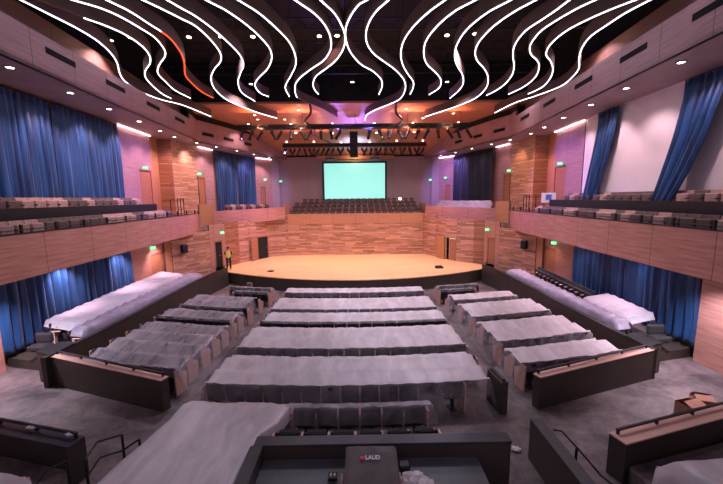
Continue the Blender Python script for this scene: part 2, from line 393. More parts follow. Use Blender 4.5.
# balconies
def bx(y): return 10.88 + .083*(y-10.5)
def fx(y): return 10.85 + .088*(y-11.3)
for s in (-1, 1):
    side = 'left' if s < 0 else 'right'
    y0, y1 = 2.5, 26.7
    seg('trim_4', MX((-bx(y0), y0), s), MX((-bx(y1), y1), s), 3.92, 5.42, M['panel'], s, .14)
    # underside + floor slab
    mb = MB(); mb.prism([MX(q, s) for q in [(-bx(y0)-.1, y0), (-bx(y1)-.1, y1), (-12.4, 27.9), (-15.1, 27.9), (-14.4, 21), (-13.3, y0)]], 4.0, 4.4)
    struct(mb.build('floor', M['soffit']))
    # metal cap on the front
    seg('trim_5', MX((-bx(y0)+.02, y0), s), MX((-bx(y1)+.02, y1), s), 5.42, 5.46, M['black'], s, .18)
    # second tier
    mb = MB(); mb.prism([MX(q, s) for q in [(-bx(y0)-1.35, y0), (-bx(22.5)-1.3, 22.5), (-14.3, 22.5), (-13.2, y0)]], 4.4, 5.15)
    struct(mb.build('floor', M['soffit']))
    mb = MB(); mb.strip_wall([MX((-bx(y0)-1.27, y0), s), MX((-bx(22.5)-1.22, 22.5), s)], .06*(1 if s < 0 else -1), 4.4, 6.26)
    struct(mb.build('trim_6', M['black']))
    # end pylon between the two balconies
    mb = MB(); mb.box(0, 1.5, 0, .9, 0, 2.0)
    a = math.atan2(1.1, .9) if s < 0 else PI-math.atan2(1.1, .9)
    q0, q1 = MX((-12.75, 27.7), s), MX((-11.85, 28.3), s)
    seg('wall_'+side, q0, q1, 3.95, 6.1, M['orange'], s, .7)
    # far balcony front, tapering towards the choir
    A, B = (-11.9, 28.25), (-6.75, 32.3)
    dA = Vector((B[0]-A[0], B[1]-A[1])); ang = math.atan2(dA.y, dA.x*(1 if s < 0 else -1)); LL = dA.length
    mb = MB()
    t = .16
    vs = [(0,0,4.10),(LL,0,4.62),(LL,t,4.62),(0,t,4.10),(0,0,5.52),(LL,0,5.70),(LL,t,5.70),(0,t,5.52)]
    if s > 0: vs = [(x, -y, z) for x, y, z in vs]
    mb.add(vs, [(3,2,1,0),(4,5,6,7),(0,1,5,4),(1,2,6,5),(2,3,7,6),(3,0,4,7)])
    a0 = MX(A, s); struct(mb.build('trim_7', M['panel'], None, (a0[0], a0[1], 0), ang))
    mb = MB(); mb.prism([MX(q, s) for q in [(-11.9, 28.35), (-6.75, 32.4), (-6.9, 33.2), (-8.2, 40.9), (-10, 40.9), (-13.4, 32), (-13.7, 29.8), (-12.8, 28.35)]], 4.45, 4.6)
    struct(mb.build('floor', M['soffit']))
    mb = MB(); mb.prism([MX(q, s) for q in [(-12.7, 30.3), (-8.6, 33.9), (-9.4, 38.5), (-11.0, 37.9), (-13.2, 31.8)]], 4.6, 5.1)
    struct(mb.build('floor', M['soffit']))
    # upper walls
    U = lambda a, b, z0, z1, m: seg('wall_'+side, MX(a, s), MX(b, s), z0, z1, m, s)
    if s < 0:
        U((-13.25, 2.5), (-14.35, 21.0), 4.4, 11.1, M['panel_dark'])
        U((-14.3, 21.0), (-14.55, 23.3), 4.4, 11.1, M['panel_up'])
    else:
        U((-13.05, 2.5), (-13.95, 19.9), 4.4, 11.1, M['white_wall'])
        U((-13.95, 19.9), (-14.35, 21.2), 4.4, 11.1, M['white_wall'])
        U((-14.3, 21.2), (-14.55, 23.3), 4.4, 11.1, M['panel_up'])
    U((-14.55, 23.3), (-14.7, 25.0), 8.6, 11.1, M['panel_up'])
    U((-14.8, 25.0), (-14.95, 26.3), 4.4, 11.1, M['orange'])
    U((-14.95, 26.3), (-14.0, 26.5), 4.4, 11.1, M['slat_shaded'])
    U((-14.0, 26.5), (-13.7, 29.8), 4.4, 11.1, M['slat_lit'])
    U((-13.7, 29.8), (-13.55, 30.9), 8.5, 11.1, M['panel_up'])
    U((-13.55, 30.9), (-13.3, 32.2), 4.4, 11.1, M['panel_up'])
    U((-13.3, 32.2), (-11.3, 38.2), 4.4, 11.1, M['panel_dark'])
    U((-11.25, 38.2), (-10.85, 38.8), 4.4, 11.1, M['panel_up'])
    U((-10.85, 38.8), (-10.45, 39.4), 7.9, 11.1, M['panel_up'])
    U((-10.45, 39.4), (-9.9, 40.2), 4.4, 11.1, M['panel_up'])
    U((-9.9, 40.2), (-9.1, 40.6), 4.4, 11.1, M['grey_wall'])
    # soffit over the balcony
    mb = MB()
    pl = [(-fx(y0), y0), (-fx(25.9), 25.9), (-12.6, 28.0), (-11.8, 30.0), (-10.9, 32.5), (-10.1, 35.4), (-9.2, 38.0), (-8.2, 40.8), (-8.2, 41.0), (-10.2, 41.2), (-13.9, 32.2), (-14.3, 29.8), (-14.6, 27), (-15.3, 26.6), (-14.6, 21), (-13.6, y0)]
    if s > 0:
        pl = [(-fx(y0), y0), (-fx(26.3), 26.3), (-11.2, 27.6), (-10.4, 29.7), (-9.4, 32.5), (-8.5, 35.4), (-8.1, 38.0), (-7.8, 40.8), (-8.2, 41.0), (-10.2, 41.2), (-13.9, 32.2), (-14.3, 29.8), (-14.6, 27), (-15.3, 26.6), (-14.6, 21), (-13.6, y0)]
        pl = [(-fx(y0), y0), (-fx(25.9), 25.9), (-12.3, 27.2), (-11.5, 29.3), (-10.6, 32.3), (-9.8, 35.2), (-9.0, 38.0), (-8.2, 40.8), (-8.2, 41.0), (-10.2, 41.2), (-13.9, 32.2), (-14.3, 29.8), (-14.6, 27), (-15.3, 26.6), (-14.6, 21), (-13.6, y0)]
    mb.prism([MX(q, s) for q in pl], 11.1, 11.25); struct(mb.build('ceiling', M['soffit']))
    # upright fascia of the ceiling
    F = lambda a, b, z0, z1, m: seg('trim_8', MX(a, s), MX(b, s), z0, z1, m, s, .12)
    F((-fx(y0), y0), (-fx(25.9), 25.9), 11.1, 12.45, M['panel_up'])
    F((-fx(y0)-.75, y0), (-fx(26.2)-.75, 26.2), 12.3, 13.55, M['panel_dark'])
    mb = MB(); mb.prism([MX(q, s) for q in [(-fx(y0)-.02, y0), (-fx(25.9)-.02, 25.9), (-fx(25.9)-.9, 26.2), (-fx(y0)-.9, y0)]], 12.36, 12.44); struct(mb.build('trim_12', M['panel_dark']))
    pp = pl[1:8]
    for a, b in zip(pp[:-1], pp[1:]):
        F(a, b, 11.1, 12.85, M['panel_up'])
        F((a[0]-.12, a[1]+.1), (b[0]-.12, b[1]+.1), 12.85, 13.8, M['void'])
    # cove light strips above the pink panels
    def cove(a, b, z, lab):
        d = Vector((b[0]-a[0], b[1]-a[1])); L = d.length
        a_, b_ = MX(a, s), MX(b, s)
        mb = MB(); mb.box(0, L, -.018, .018, -.018, .018)
        o = mb.build('cove_light', M['cove'], None, (a_[0]+.10*(-s), a_[1], z), math.atan2(b_[1]-a_[1], b_[0]-a_[0]))
        tag(o, lab, 'light strip')
    cove((-14.27, 21.1), (-14.63, 24.9), 11.05, 'glowing pink strip light over the tall pink panel on the %s wall, nearer the camera' % side)
    cove((-13.63, 30.0), (-13.3, 32.0), 11.05, 'glowing strip light over the narrow pink panel on the %s wall beside the far curtain' % side)
    cove((-11.15, 38.3), (-9.9, 40.1), 11.05, 'glowing strip light over the lilac panel at the far end of the %s wall' % side)

# back wall of the choir, floor of the choir gallery, orange ceiling, void
mb = MB(); mb.box(0, 18.4, 0, .2, 0, 7.0); struct(mb.build('wall_back', M['grey_wall'], None, (-9.2, 41.0, 4.4)))
mb = MB(); mb.box(-4.6, 4.6, 40.6, 40.9, 11.1, 11.5); struct(mb.build('trim_9', M['orange']))
mb = MB()
ce = [(-12.35, 24.9, 13.35), (12.35, 24.9, 13.35), (12.1, 33, 13.3), (-12.1, 33, 13.3)]
mb.grid([[(-13.0+26*i/10, 25.5, 13.35) for i in range(11)], [(-13.0+26*i/10, 33.5, 13.35) for i in range(11)], [(-11+22*i/10, 41.2, 11.6) for i in range(11)]])
mb.grid([[(-13.0+26*i/10, 25.5, 13.5) for i in range(11)], [(-13.0+26*i/10, 25.5, 13.35) for i in range(11)]])
struct(mb.build('ceiling', M['ceil_orange']))
mb = MB(); mb.box(-16.4, 16.4, 2.0, 26, 16.2, 16.4); struct(mb.build('ceiling', M['void']))
mb = MB()
mb.box(-16.3, 16.3, 25.5, 25.7, 13.5, 16.2)
for s in (-1, 1): mb.strip_wall([MX((-fx(2)-1.4, 2), s), MX((-fx(25.9)-1.4, 25.9), s)], .1*(1 if s < 0 else -1), 13.5, 16.2)
struct(mb.build('ceiling', M['void']))

# gallery beams in the void
for k, (y, z) in enumerate(((14.0, 14.9), (17.4, 14.6), (20.6, 14.9), (23.2, 14.6))):
    mb = MB(); mb.tube([(-12, y, z), (12, y, z)], .04, 6); mb.tube([(-12, y, z+.5), (12, y, z+.5)], .04, 6)
    for i in range(24):
        x = -12+i; mb.tube([(x, y, z), (x+.5, y, z+.5), (x+1, y, z)], .02, 4)
    tag(mb.build('lighting_pipe', M['black']), 'black pipe truss crossing the dark ceiling void, %s' % ['nearest the camera', 'second from the camera, with small yellow lamps', 'third from the camera', 'nearest the orange ceiling'][k], 'truss')

# doors ------------------------------------------------------------------
dn = [0]
def door(p0, p1, z0, z1, s, open_ang=0, mat=None, lit=False, dark=False):
    """door leaf in the gap between p0 and p1; recess behind"""
    dn[0] += 1
    a, b = MX(p0, s), MX(p1, s); d = Vector((b[0]-a[0], b[1]-a[1])); L = d.length; ang = math.atan2(d.y, d.x)
    sg = 1 if s < 0 else -1
    root = bpy.data.objects.new('door_%d' % dn[0], None); C.objects.link(root); root.location = (a[0], a[1], z0); root.rotation_euler[2] = ang; struct(root)
    H = z1-z0
    mb = MB()
    ys = lambda u, v: (min(u*sg, v*sg), max(u*sg, v*sg))
    f0, f1 = ys(-.02, .16)
    x_ = .34 if lit else 0
    mb.box(0, .07, f0, f1, 0, H); mb.box(L-.07, L, f0, f1, 0, H); mb.box(.07, L-.07, f0, f1, H-.07, H)
    mb.build('door_frame', M['door'], root)
    mb = MB(); r0, r1 = ys(.55, .6); mb.box(.05, L-.05, r0, r1, 0, H-.05)
    if lit or mat is M['void']:
        mb.build('recess', M['glow_room'] if lit else M['void'], root)
    mb = MB(); l0, l1 = (-.025, .025)
    mb.box(0, L-.16-x_, l0, l1, .01, H-.09-(.06 if lit else 0), .005)
    leaf = mb.build('leaf', mat or M['door'], root, (.08, .06*sg, 0), open_ang)
    mb = MB(); mb.tube([(L-.3, -.09*sg, 1.02), (L-.3, -.05*sg, 1.02)], .02, 8); mb.box(L-.42, L-.28, min(-.1*sg, -.08*sg), max(-.1*sg, -.08*sg), 1.0, 1.04, .005)
    mb.build('door_handle', M['metal'], leaf)
    return root
for s in (-1, 1):
    door((-13.1, 21.15), (-13.1, 22.65), .75, 3.05, s)
    door((-14.62, 23.35), (-14.75, 24.95), 4.4, 8.6, s)
    door((-13.68, 29.85), (-13.56, 30.85), 4.6, 8.5, s)
    door((-10.85, 38.8), (-10.45, 39.4), 4.6, 7.9, s)
door((-11.33, 26.8), (-10.92, 27.37), .96, 3.15, -1, 0, M['void'])  # black leaf paints in the shade of an open doorway
door((-11.33, 26.8), (-10.92, 27.37), .96, 3.15, 1, 0)
door((-9.05, 30.65), (-8.35, 31.8), .96, 3.05, -1, .0, M['void'])  # dark of the open stage doorway painted as a black leaf
door((-8.75, 28.7), (-8.0, 29.6), .96, 3.0, 1, .0, M['door'], True)
# open leaf beside each stage doorway
def leafpanel(x, y, w, h, ang, lab, mat):
    t = thing('open_door_leaf', lab, 'door', (x, y, .96), ang)
    mb = MB(); mb.box(0, w, -.03, .03, 0.0, h, .01); mb.build('leaf', mat, t)
    mb = MB(); mb.box(w-.14, w-.05, -.07, .07, 1.0, 1.05, .01); mb.build('door_handle', M['metal'], t)
leafpanel(-9.0, 30.5, .85, 2.05, math.radians(-112), 'reddish wooden door leaf standing open beside the dark stage doorway on the left', M['door'])
leafpanel(7.95, 29.6, 1.1, 2.05, math.radians(115), 'brown wooden door leaf swung open beside the lit stage doorway on the right', M['orange'])

# exit signs
def exit_sign(p, s, rot, lab):
    t = thing('exit_sign', lab, 'exit sign', p, rot)
    mb = MB(); mb.box(-.15, .15, -.03, .03, -.095, .095, .01); mb.build('housing', M['exit'], t)
    cu = bpy.data.curves.new('lettering', 'FONT'); cu.body = 'EXIT'; cu.size = .13; cu.extrude = .004; cu.align_x = 'CENTER'; cu.align_y = 'CENTER'
    o = bpy.data.objects.new('lettering', cu); C.objects.link(o); o.parent = t; o.rotation_euler = (PI/2, 0, 0); o.location = (0, -.036, 0)
    cu.materials.append(M['exit_face'])
for s in (-1, 1):
    side = 'left' if s < 0 else 'right'
    rr = math.radians(50)*(1 if s < 0 else -1)
    exit_sign((s*12.75, 21.1, 3.52), s, rr, 'green exit sign over the wide door under the %s balcony' % side)
    exit_sign((s*14.30, 23.6, 8.72), s, rr, 'green exit sign above the tall upper door on the %s wall' % side)
    exit_sign((s*13.50, 29.8, 8.74), s, rr, 'green exit sign by the far end of the lit strip wall, upper %s side' % side)
    exit_sign((s*10.30, 38.9, 8.7), s, rr*.6, 'green exit sign over the small far door in the lilac panel, %s side' % side)
    exit_sign((s*10.72, 27.0, 3.85), s, rr*.8, 'green exit sign on the panel beside the stage, %s side' % side)
    exit_sign((s*8.85, 40.3, 8.55), s, 0, 'small green exit sign at the corner of the choir back wall, %s side' % side)

# ------------------------------------------------------------------ curtains
def curtain(label, top, bot, z0, z1, mat, s, amp=.12, pitch=.34, group=None, n=None, ease=1.0, seed=0, name='curtain'):
    """top/bot: ((x,y),(x,y)) ends of the hem lines"""
    rn = random.Random(seed+3)
    t0, t1 = Vector(top[0]), Vector(top[1]); b0, b1 = Vector(bot[0]), Vector(bot[1])
    L = (t1-t0).length; npl = max(3, int(L/pitch)); N = n or npl*8
    ph = [0.0]
    for i in range(N): ph.append(ph[-1] + rn.uniform(.6, 1.4)*2*PI*npl/N)
    rows = []; NZ = 14
    for k in range(NZ+1):
        v = k/NZ; w = v**ease
        a = t0.lerp(b0, w); b = t1.lerp(b1, w); d = (b-a).normalized(); nrm = Vector((-d.y, d.x))
        row = []
        am = amp*(.35+.65*min(1, v*5))
        for i in range(N+1):
            u = i/N; p = a.lerp(b, u)
            off = am*(math.sin(ph[i])*.75 + .35*math.sin(ph[i]*2.3+v*1.5) + .25*math.sin(ph[i]*.37+v*2)) + .05*noise.noise(Vector((u*L*.8, v*2, seed)))
            row.append((p.x+nrm.x*off, p.y+nrm.y*off, z1+(z0-z1)*v))
        rows.append(row)
    t = thing(name, label, 'curtain', ((t0.x+t1.x)/2, (t0.y+t1.y)/2, z0), 0, group)
    ox, oy = t.location.x, t.location.y
    rows = [[(x-ox, y-oy, z-z0) for x, y, z in r] for r in rows]
    mb = MB(); mb.grid(rows)
    o = mb.build('cloth', mat, t, smooth=True)
    mo = o.modifiers.new('thickness', 'SOLIDIFY'); mo.thickness = .02
    mb = MB(); mb.tube([(t0.x-ox, t0.y-oy, z1-z0+.03), (t1.x-ox, t1.y-oy, z1-z0+.03)], .03, 6); mb.build('track', M['black'], t)
    return t
# upper left, three widths
def wl(y): return -(13.25+.0595*(y-2.5))+.32
curtain('long blue velvet curtain high on the left wall, nearest the camera', ((wl(4), 4), (wl(10.4), 10.4)), ((wl(4), 4), (wl(10.4), 10.4)), 5.2, 10.95, M['curtain'], -1, seed=1)
curtain('long blue velvet curtain high on the left wall, middle width beside the gap', ((wl(10.5), 10.5), (wl(16.0), 16.0)), ((wl(10.5), 10.5), (wl(16.0), 16.0)), 5.2, 10.95, M['curtain'], -1, seed=2)
curtain('long blue velvet curtain high on the left wall, ending at the pink panel', ((wl(16.15), 16.15), (wl(20.8), 20.8)), ((wl(16.15), 16.15), (wl(20.8), 20.8)), 5.2, 10.95, M['curtain'], -1, seed=3)
# lower ones
for s in (-1, 1):
    side = 'left' if s < 0 else 'right'
    curtain('bright blue curtain under the %s balcony, behind the covered side seats' % side, (MX((-12.85, 11.8), s), MX((-12.85, 19.1), s)), (MX((-12.85, 11.8), s), MX((-12.85, 19.1), s)), .85 if s else 0, 3.95, M['curtain'], s, .12, .36, seed=10+s)
# far left pair, far right navy
curtain('blue curtain on the far left wall above the choir side, left of its centre gap', ((-13.05, 32.3), (-12.2, 35.2)), ((-13.05, 32.3), (-12.2, 35.2)), 4.7, 10.95, M['curtain'], -1, seed=21)
curtain('blue curtain on the far left wall above the choir side, right of its centre gap', ((-12.15, 35.3), (-11.2, 38.0)), ((-12.15, 35.3), (-11.2, 38.0)), 4.7, 10.95, M['curtain'], -1, seed=22)
curtain('very dark navy curtain on the far right wall', ((13.0, 32.0), (10.95, 38.1)), ((13.0, 32.0), (10.95, 38.1)), 5.2, 10.95, M['curtain_dark'], 1, seed=23)
# swept curtains upper right
curtain('blue curtain swept aside on the white right wall, nearest the camera', ((13.2, 13.75), (13.1, 12.0)), ((12.9, 14.45), (12.9, 13.65)), 6.0, 10.9, M['curtain'], 1, .16, .3, ease=1.5, seed=31)
curtain('blue curtain swept aside at the far end of the white right wall', ((13.65, 19.2), (13.6, 17.65)), ((13.5, 19.75), (13.5, 18.85)), 5.9, 10.95, M['curtain'], 1, .15, .3, ease=1.5, seed=32)

# ------------------------------------------------------------------ seats
def make_seat(name, label, fab, loc, back_h=.5, tall=.92, wood=True):
    """theatre seat facing +Y, origin on the floor under its middle"""
    t = thing(name, label, 'seat', loc)
    # curved back
    mb = MB(); rows = []
    prof = [(-.02, .38), (-.05, .55), (-.09, .72), (-.125, .86), (-.135, tall-.02), (-.15, tall), (-.18, tall), (-.20, tall-.03), (-.19, .8), (-.15, .6), (-.10, .36), (-.06, .35)]
    xs = [-.245, -.235, -.12, 0, .12, .235, .245]
    for i, x in enumerate(xs):
        k = 0.035*(1-(x/.245)**2); e = .02 if abs(x) > .24 else 0
        rows.append([(x, y-k, z-e) for y, z in prof+[prof[0]]])
    mb.grid(rows); n = len(prof)
    mb.f.append(tuple(range(n))); mb.mi.append(0); o = (len(xs)-1)*(n+1); mb.f.append(tuple(range(o, o+n))[::-1]); mb.mi.append(0)
    mb.build('backrest', fab, t, smooth=False)
    mb = MB(); mb.box(-.23, .23, -.03, .13, .42, .80, .035); mb.build('seat_cushion', fab, t)     # tipped up
    mb = MB()
    mb.box(-.02, .02, -.12, .06, .05, .45); mb.box(-.1, .1, -.18, .12, 0, .05, .01)
    mb.build('pedestal', M['black'], t)
    mb = MB(); mb.box(.245, .305, -.1, .26, .60, .64, .012); mb.box(.26, .29, -.08, .02, .05, .60)
    mb.build('armrest', M['cap'] if wood else M['black'], t)
    return t
def end_panel(seat, sx):
    mb = MB(); pr = [(-.22, 0), (.25, 0), (.30, .58), (.12, .66), (-.05, .84), (-.25, .84)]
    vs = [(sx*.285, y, z) for y, z in pr]+[(sx*.325, y, z) for y, z in pr]; n = len(pr)
    fs = [tuple(range(n)), tuple(range(n, 2*n))[::-1]]+[(i, n+i, n+(i+1) % n, (i+1) % n) for i in range(n)]
    mb.add(vs, fs); mb.build('end_panel', M['cap'], seat)
kept = [False]
proto = make_seat('theatre_chair', 'x', M['fabric'], (0, 0, -50))
K = .015
def rowy(yc, x): return yc + K*x*x
def place(x, yc, label, group, end=0, y=None, rz=None, z=None):
    yy = rowy(yc, x) if y is None else y
    zz = fl(yy) if z is None else z
    rz_ = math.atan(2*K*x) if rz is None else rz
    if not kept[0]:
        o = proto; kept[0] = True; o.location = (x, yy, zz); o.rotation_euler = (0, 0, rz_); o['label'] = label; o['group'] = group
    else:
        o = dup(proto, (x, yy, zz), rz_, label, group)
    if end: pending.append((o, end))
    return o
pending = []

def drape(label, yrows, x0, x1, hang_front=.35, hang_back=.42, hang_l=.5, hang_r=.5, mats=('plastic', 'plastic_thin'), seed=0, h=.96, thin_back=True, sag=.10, thin_front=False, cat='plastic sheet', yshift=0):
    """a loose protective sheet laid over the backs of rows at centre-line positions yrows (descending = towards the audience)"""
    yr = sorted(yrows, reverse=True)
    prof = [(yr[0]+.42, -hang_front), (yr[0]+.38, -hang_front*.45), (yr[0]+.30, -.20), (yr[0]+.05, -.06)]
    for i, y in enumerate(yr):
        yb = y-.15; prof.append((yb, 0.0))
        if i < len(yr)-1:
            g = (y-yr[i+1]); prof += [(yb-.25*g, -sag*.35), (yb-.6*g, -sag*.75), (yb-.88*g, -sag), (yb-.95*g, -sag*.6)]
    yb = yr[-1]-.15
    prof += [(yb-.05, -.015), (yb-.08, -.06), (yb-.09, -hang_back*.5), (yb-.12, -hang_back)]
    nback = 3
    xs = []
    NX = max(10, int((x1-x0)/.14))
    for i in range(NX+1): xs.append(x0 + (x1-x0)*i/NX)
    fl_ = 1.0 if hang_l < .8 else 2.0; fr_ = 1.0 if hang_r < .8 else 2.0
    side_l = [(x0-.16*fl_, -hang_l), (x0-.09*fl_, -hang_l*.55), (x0-.05, -.05)] if hang_l else []
    side_r = [(x1+.05, -.05), (x1+.09*fr_, -hang_r*.55), (x1+.16*fr_, -hang_r)] if hang_r else []
    cols = side_l + [(x, 0) for x in xs] + side_r
    ym = yr[len(yr)//2]; cx = (x0+x1)/2
    ox, oy = cx, rowy(ym, cx); oz = fl(oy)
    rows = []
    for (yy, dz) in prof:
        r = []
        for x, dx in cols:
            xx = max(x0, min(x1, x)); y = rowy(yy, xx)
            # peaks over seats, dips between
            sc_ = math.cos((xx)/.55*2*PI)*.012
            nz = noise.noise(Vector((x*1.3, y*1.1, seed)))*(.018 if seed < 10 else .045) + noise.noise(Vector((x*4.5, y*2.2, seed+9)))*(.006 if seed < 10 else .020)
            z = fl(y) + h + dz + dx + sc_ + nz*(1 if dz > -.25 else .3)
            wob = .03*noise.noise(Vector((x*3.1, z*2, seed+4))) if (dz < -.1 or dx < 0) else 0
            zmin = fl(y)+.03
            r.append((x+wob*(1 if dx else .2)-ox, y+wob-oy, max(z, zmin)-oz))
        rows.append(r)
    nr = len(rows); nl = len(side_l); nc = len(cols)
    def fm(i, j):
        if thin_back and i >= nr-1-nback+0: return 1
        if thin_front and i < 3: return 1
        if j < nl or j >= nc-1-len(side_r): return 1
        return 0
    mb = MB(); mb.grid(rows, fmi=fm)
    o = mb.build('plastic_sheet', [M[mats[0]], M[mats[1]]], None, (ox, oy, oz), smooth=True)
    tag(o, label, cat)
    return o

YR = [20.2, 19.25, 17.85, 16.95, 16.0, 15.1, 14.2, 13.2, 12.3, 11.4, 10.42, 9.65, 8.92, 7.85, 6.95, 6.1]
SX = [-3.85+.55*i for i in range(15)]
def row(yi, xs, where):
    for k, x in enumerate(xs):
        e = -1 if k == 0 else (1 if k == len(xs)-1 else 0)
        place(x, YR[yi], 'black theatre seat ' + where, 'seats '+where, e)
row(0, SX, 'in the front centre row facing the stage')
row(1, SX, 'in the second centre row from the stage')
row(2, SX, 'at the front edge of the second covered centre block')
row(4, SX, 'showing dark backs behind the second centre sheet')
row(5, SX, 'at the front edge of the third centre sheet')
row(6, SX, 'showing dark backs behind the third centre sheet')
row(7, SX, 'at the front edge of the fourth centre sheet')
row(9, SX, 'showing dark backs behind the fourth centre sheet')
row(10, SX, 'at the front edge of the large fifth centre sheet')
row(12, SX[:11]+[2.95], 'along the open rear edge of the large fifth centre sheet')
row(13, [-1.1+.55*i for i in range(6)], 'under the small dark sheet in front of the booth')
row(14, [-1.35+.62*i for i in range(6)], 'in the row right against the control booth wall')
row(13, [-3.75+.55*i for i in range(4)], 'under the wide foreground sheet at its far edge')
row(14, [-3.8+.55*i for i in range(4)], 'under the middle of the wide foreground sheet')
row(15, [-4.0+.55*i for i in range(4)], 'under the near fold of the wide foreground sheet')

drape('pale plastic sheet over the two front rows, nearest the stage', YR[0:2], -4.15, 4.15, .3, .28, .35, .35, seed=1, thin_back=True)
drape('pale plastic sheet over the second block of centre rows from the stage', YR[2:5], -4.12, 4.12, .3, .2, .4, .4, seed=2)
drape('pale plastic sheet over the third block of centre rows from the stage', YR[5:7], -4.0, 4.15, .2, .12, .3, .4, seed=3)
drape('pale plastic sheet over the fourth block of centre rows from the stage', YR[7:10], -4.15, 4.1, .3, .30, .5, .4, seed=4)
drape('largest pale plastic sheet over the fifth centre block, in front of the booth', YR[10:13], -4.15, 4.0, .3, .50, .6, .9, seed=5, mats=('plastic', 'plastic_thin'))
drape('crumpled dark see-through sheet over a short row in front of the booth', [7.85], -1.55, 2.05, .6, .45, .5, .3, seed=6, mats=('plastic_mid', 'plastic_thin'), h=.97)
# wide foreground sheet, lower left
def big_sheet():
    pl = [(-4.1, -1.45, 8.25, .60), (-4.12, -1.45, 8.1, .90), (-4.15, -1.5, 7.75, 1.0), (-4.2, -1.62, 7.3, .95), (-4.22, -1.9, 6.85, 1.0), (-4.3, -1.98, 6.4, .95), (-4.35, -2.0, 5.95, 1.0), (-4.45, -2.02, 5.4, .96), (-4.5, -2.02, 4.9, 1.0), (-4.6, -2.02, 4.3, .97)]
    rows = []
    for xl, xr, y, h in pl:
        r = []
        for i in range(-3, 29):
            u = max(0, min(1, i/25))
            x = xl+(xr-xl)*u; dz = 0
            if i < 0: x -= .05*abs(i); dz = [-.05, -.35, -.78][-i-1]
            if i > 25: x += .02*(i-25); dz = -[.04, .2, .3][i-26]
            yy = y + K*x*x - .2
            crease = .05*noise.noise(Vector(((x*.9+y*1.4)*1.6, (x*.7-y*.2)*.5, 2.2))) + .03*noise.noise(Vector(((x+y*.8)*5, (x-y)*.6, 5)))
            r.append((x+3, yy-7, fl(yy)+h+dz+crease-.45))
        rows.append(r)
    mb = MB(); mb.grid(rows)
    o = mb.build('plastic_sheet', M['plastic'], None, (-3, 7, .45), smooth=True)
    tag(o, 'wide wrinkled plastic sheet in the left foreground, beside the control booth', 'plastic sheet')
big_sheet()

# side blocks
for s in (-1, 1):
    side = 'left' if s < 0 else 'right'
    XS = [s*(5.75+.55*i) for i in range(7)]
    def srow(yi, xs, where):
        xs = sorted(xs)
        for k, x in enumerate(xs):
            e = -1 if k == 0 else (1 if k == len(xs)-1 else 0)
            place(x, YR[yi], 'black theatre seat ' + where, 'seats '+where, e)
    a, b = (5.40, 9.35)
    X0, X1 = (-b, -a) if s < 0 else (a, b)
    hl, hr = (.3, .93) if s < 0 else (.93, .3)
    if s < 0:
        for yi in (7, 8, 9, 10, 11): srow(yi, XS if yi < 11 else XS[:5], 'under the large left side sheet with wooden row ends')
        for yi in (5, 6): srow(yi, XS, 'in the middle left side block showing black backs')
        for yi in (2, 4): srow(yi, [x*.97 for x in XS], 'in the third left side block from the parapet')
        drape('large rumpled plastic sheet over five left side rows behind the parapet', YR[7:12], X0+.25, X1, .3, .3, hl, hr, seed=11, mats=('plastic_mid', 'plastic_thin'), sag=.16, thin_back=True)
        drape('plastic sheet over the middle left side rows with black backs showing', YR[5:7], X0+.15, X1-.05, .3, .12, hl, hr, seed=12, sag=.12, mats=('plastic_mid', 'plastic_thin'))
        drape('plastic sheet over left side rows nearer the stage', YR[2:5], X0+.25, X1-.2, .3, .14, hl, hr, seed=13, sag=.1, mats=('plastic_mid', 'plastic_thin'))
    else:
        for yi in (10, 11): srow(yi, XS if yi < 11 else XS[:5], 'under the right side sheet touching the parapet')
        for yi in (7, 9): srow(yi, XS, 'under the second right side sheet from the parapet')
        for yi in (4, 6): srow(yi, XS, 'under the third right side sheet from the parapet')
        for yi in (2,): srow(yi, [x*.97 for x in XS], 'under the fourth right side sheet from the parapet')
        drape('smooth plastic sheet over the right side rows touching the parapet', YR[10:12], X0, X1-.1, .3, .3, hl, hr, seed=14)
        drape('smooth plastic sheet over right side rows, second from the parapet', YR[7:10], X0, X1, .3, .3, hl, hr, seed=15)
        drape('smooth plastic sheet over right side rows, third from the parapet', YR[4:7], X0, X1, .3, .2, hl, hr, seed=16)
        drape('plastic sheet over right side rows, fourth from the parapet', YR[2:4], X0, X1-.3, .3, .2, hl, hr, seed=17)
    FS = [s*(5.4+.55*i) for i in range(5)]
    srow(0, [x+s*.1 for x in FS], 'in the short front row on the %s' % side)
    srow(1, FS[:4], 'in the short second row on the %s' % side)
    x0, x1 = (-7.9, -5.2) if s < 0 else (5.2, 7.9)
    drape('thin clear sheet over the short front row on the %s' % side, [YR[0]], x0, x1, .3, .2, .3, .3, seed=18+s, mats=('plastic_thin', 'plastic_thin'))
    drape('thin clear sheet over the short second row on the %s' % side, [YR[1]], x0+(.5 if s < 0 else 0), x1-(.5 if s > 0 else 0), .3, .2, .3, .3, seed=28+s, mats=('plastic_thin', 'plastic_thin'))
    # terrace rows: seats face the hall centre
    for k in range(17):
        y = 12.7+.58*k
        place(s*(10.72+.02*k), 0, 'black theatre seat under the lilac sheet on the %s terrace' % side, 'front seats on the %s terrace' % side, 0, y, (-PI/2 if s < 0 else PI/2), .62)
    if s > 0:
        for k in range(12):
            y = 16.4+.52*k
            o = place(11.95+.04*k, 0, 'uncovered wood-edged seat in the outer row of the right terrace', 'uncovered outer seats of the right terrace', 0, y, PI/2, .80)
            pending.append((o, 2))
    else:
        for k in range(16):
            place(-(11.75+.04*k), 0, 'black theatre seat under the white sheet on the left terrace', 'outer seats on the left terrace', 0, 13.0+.58*k, -PI/2, .80)
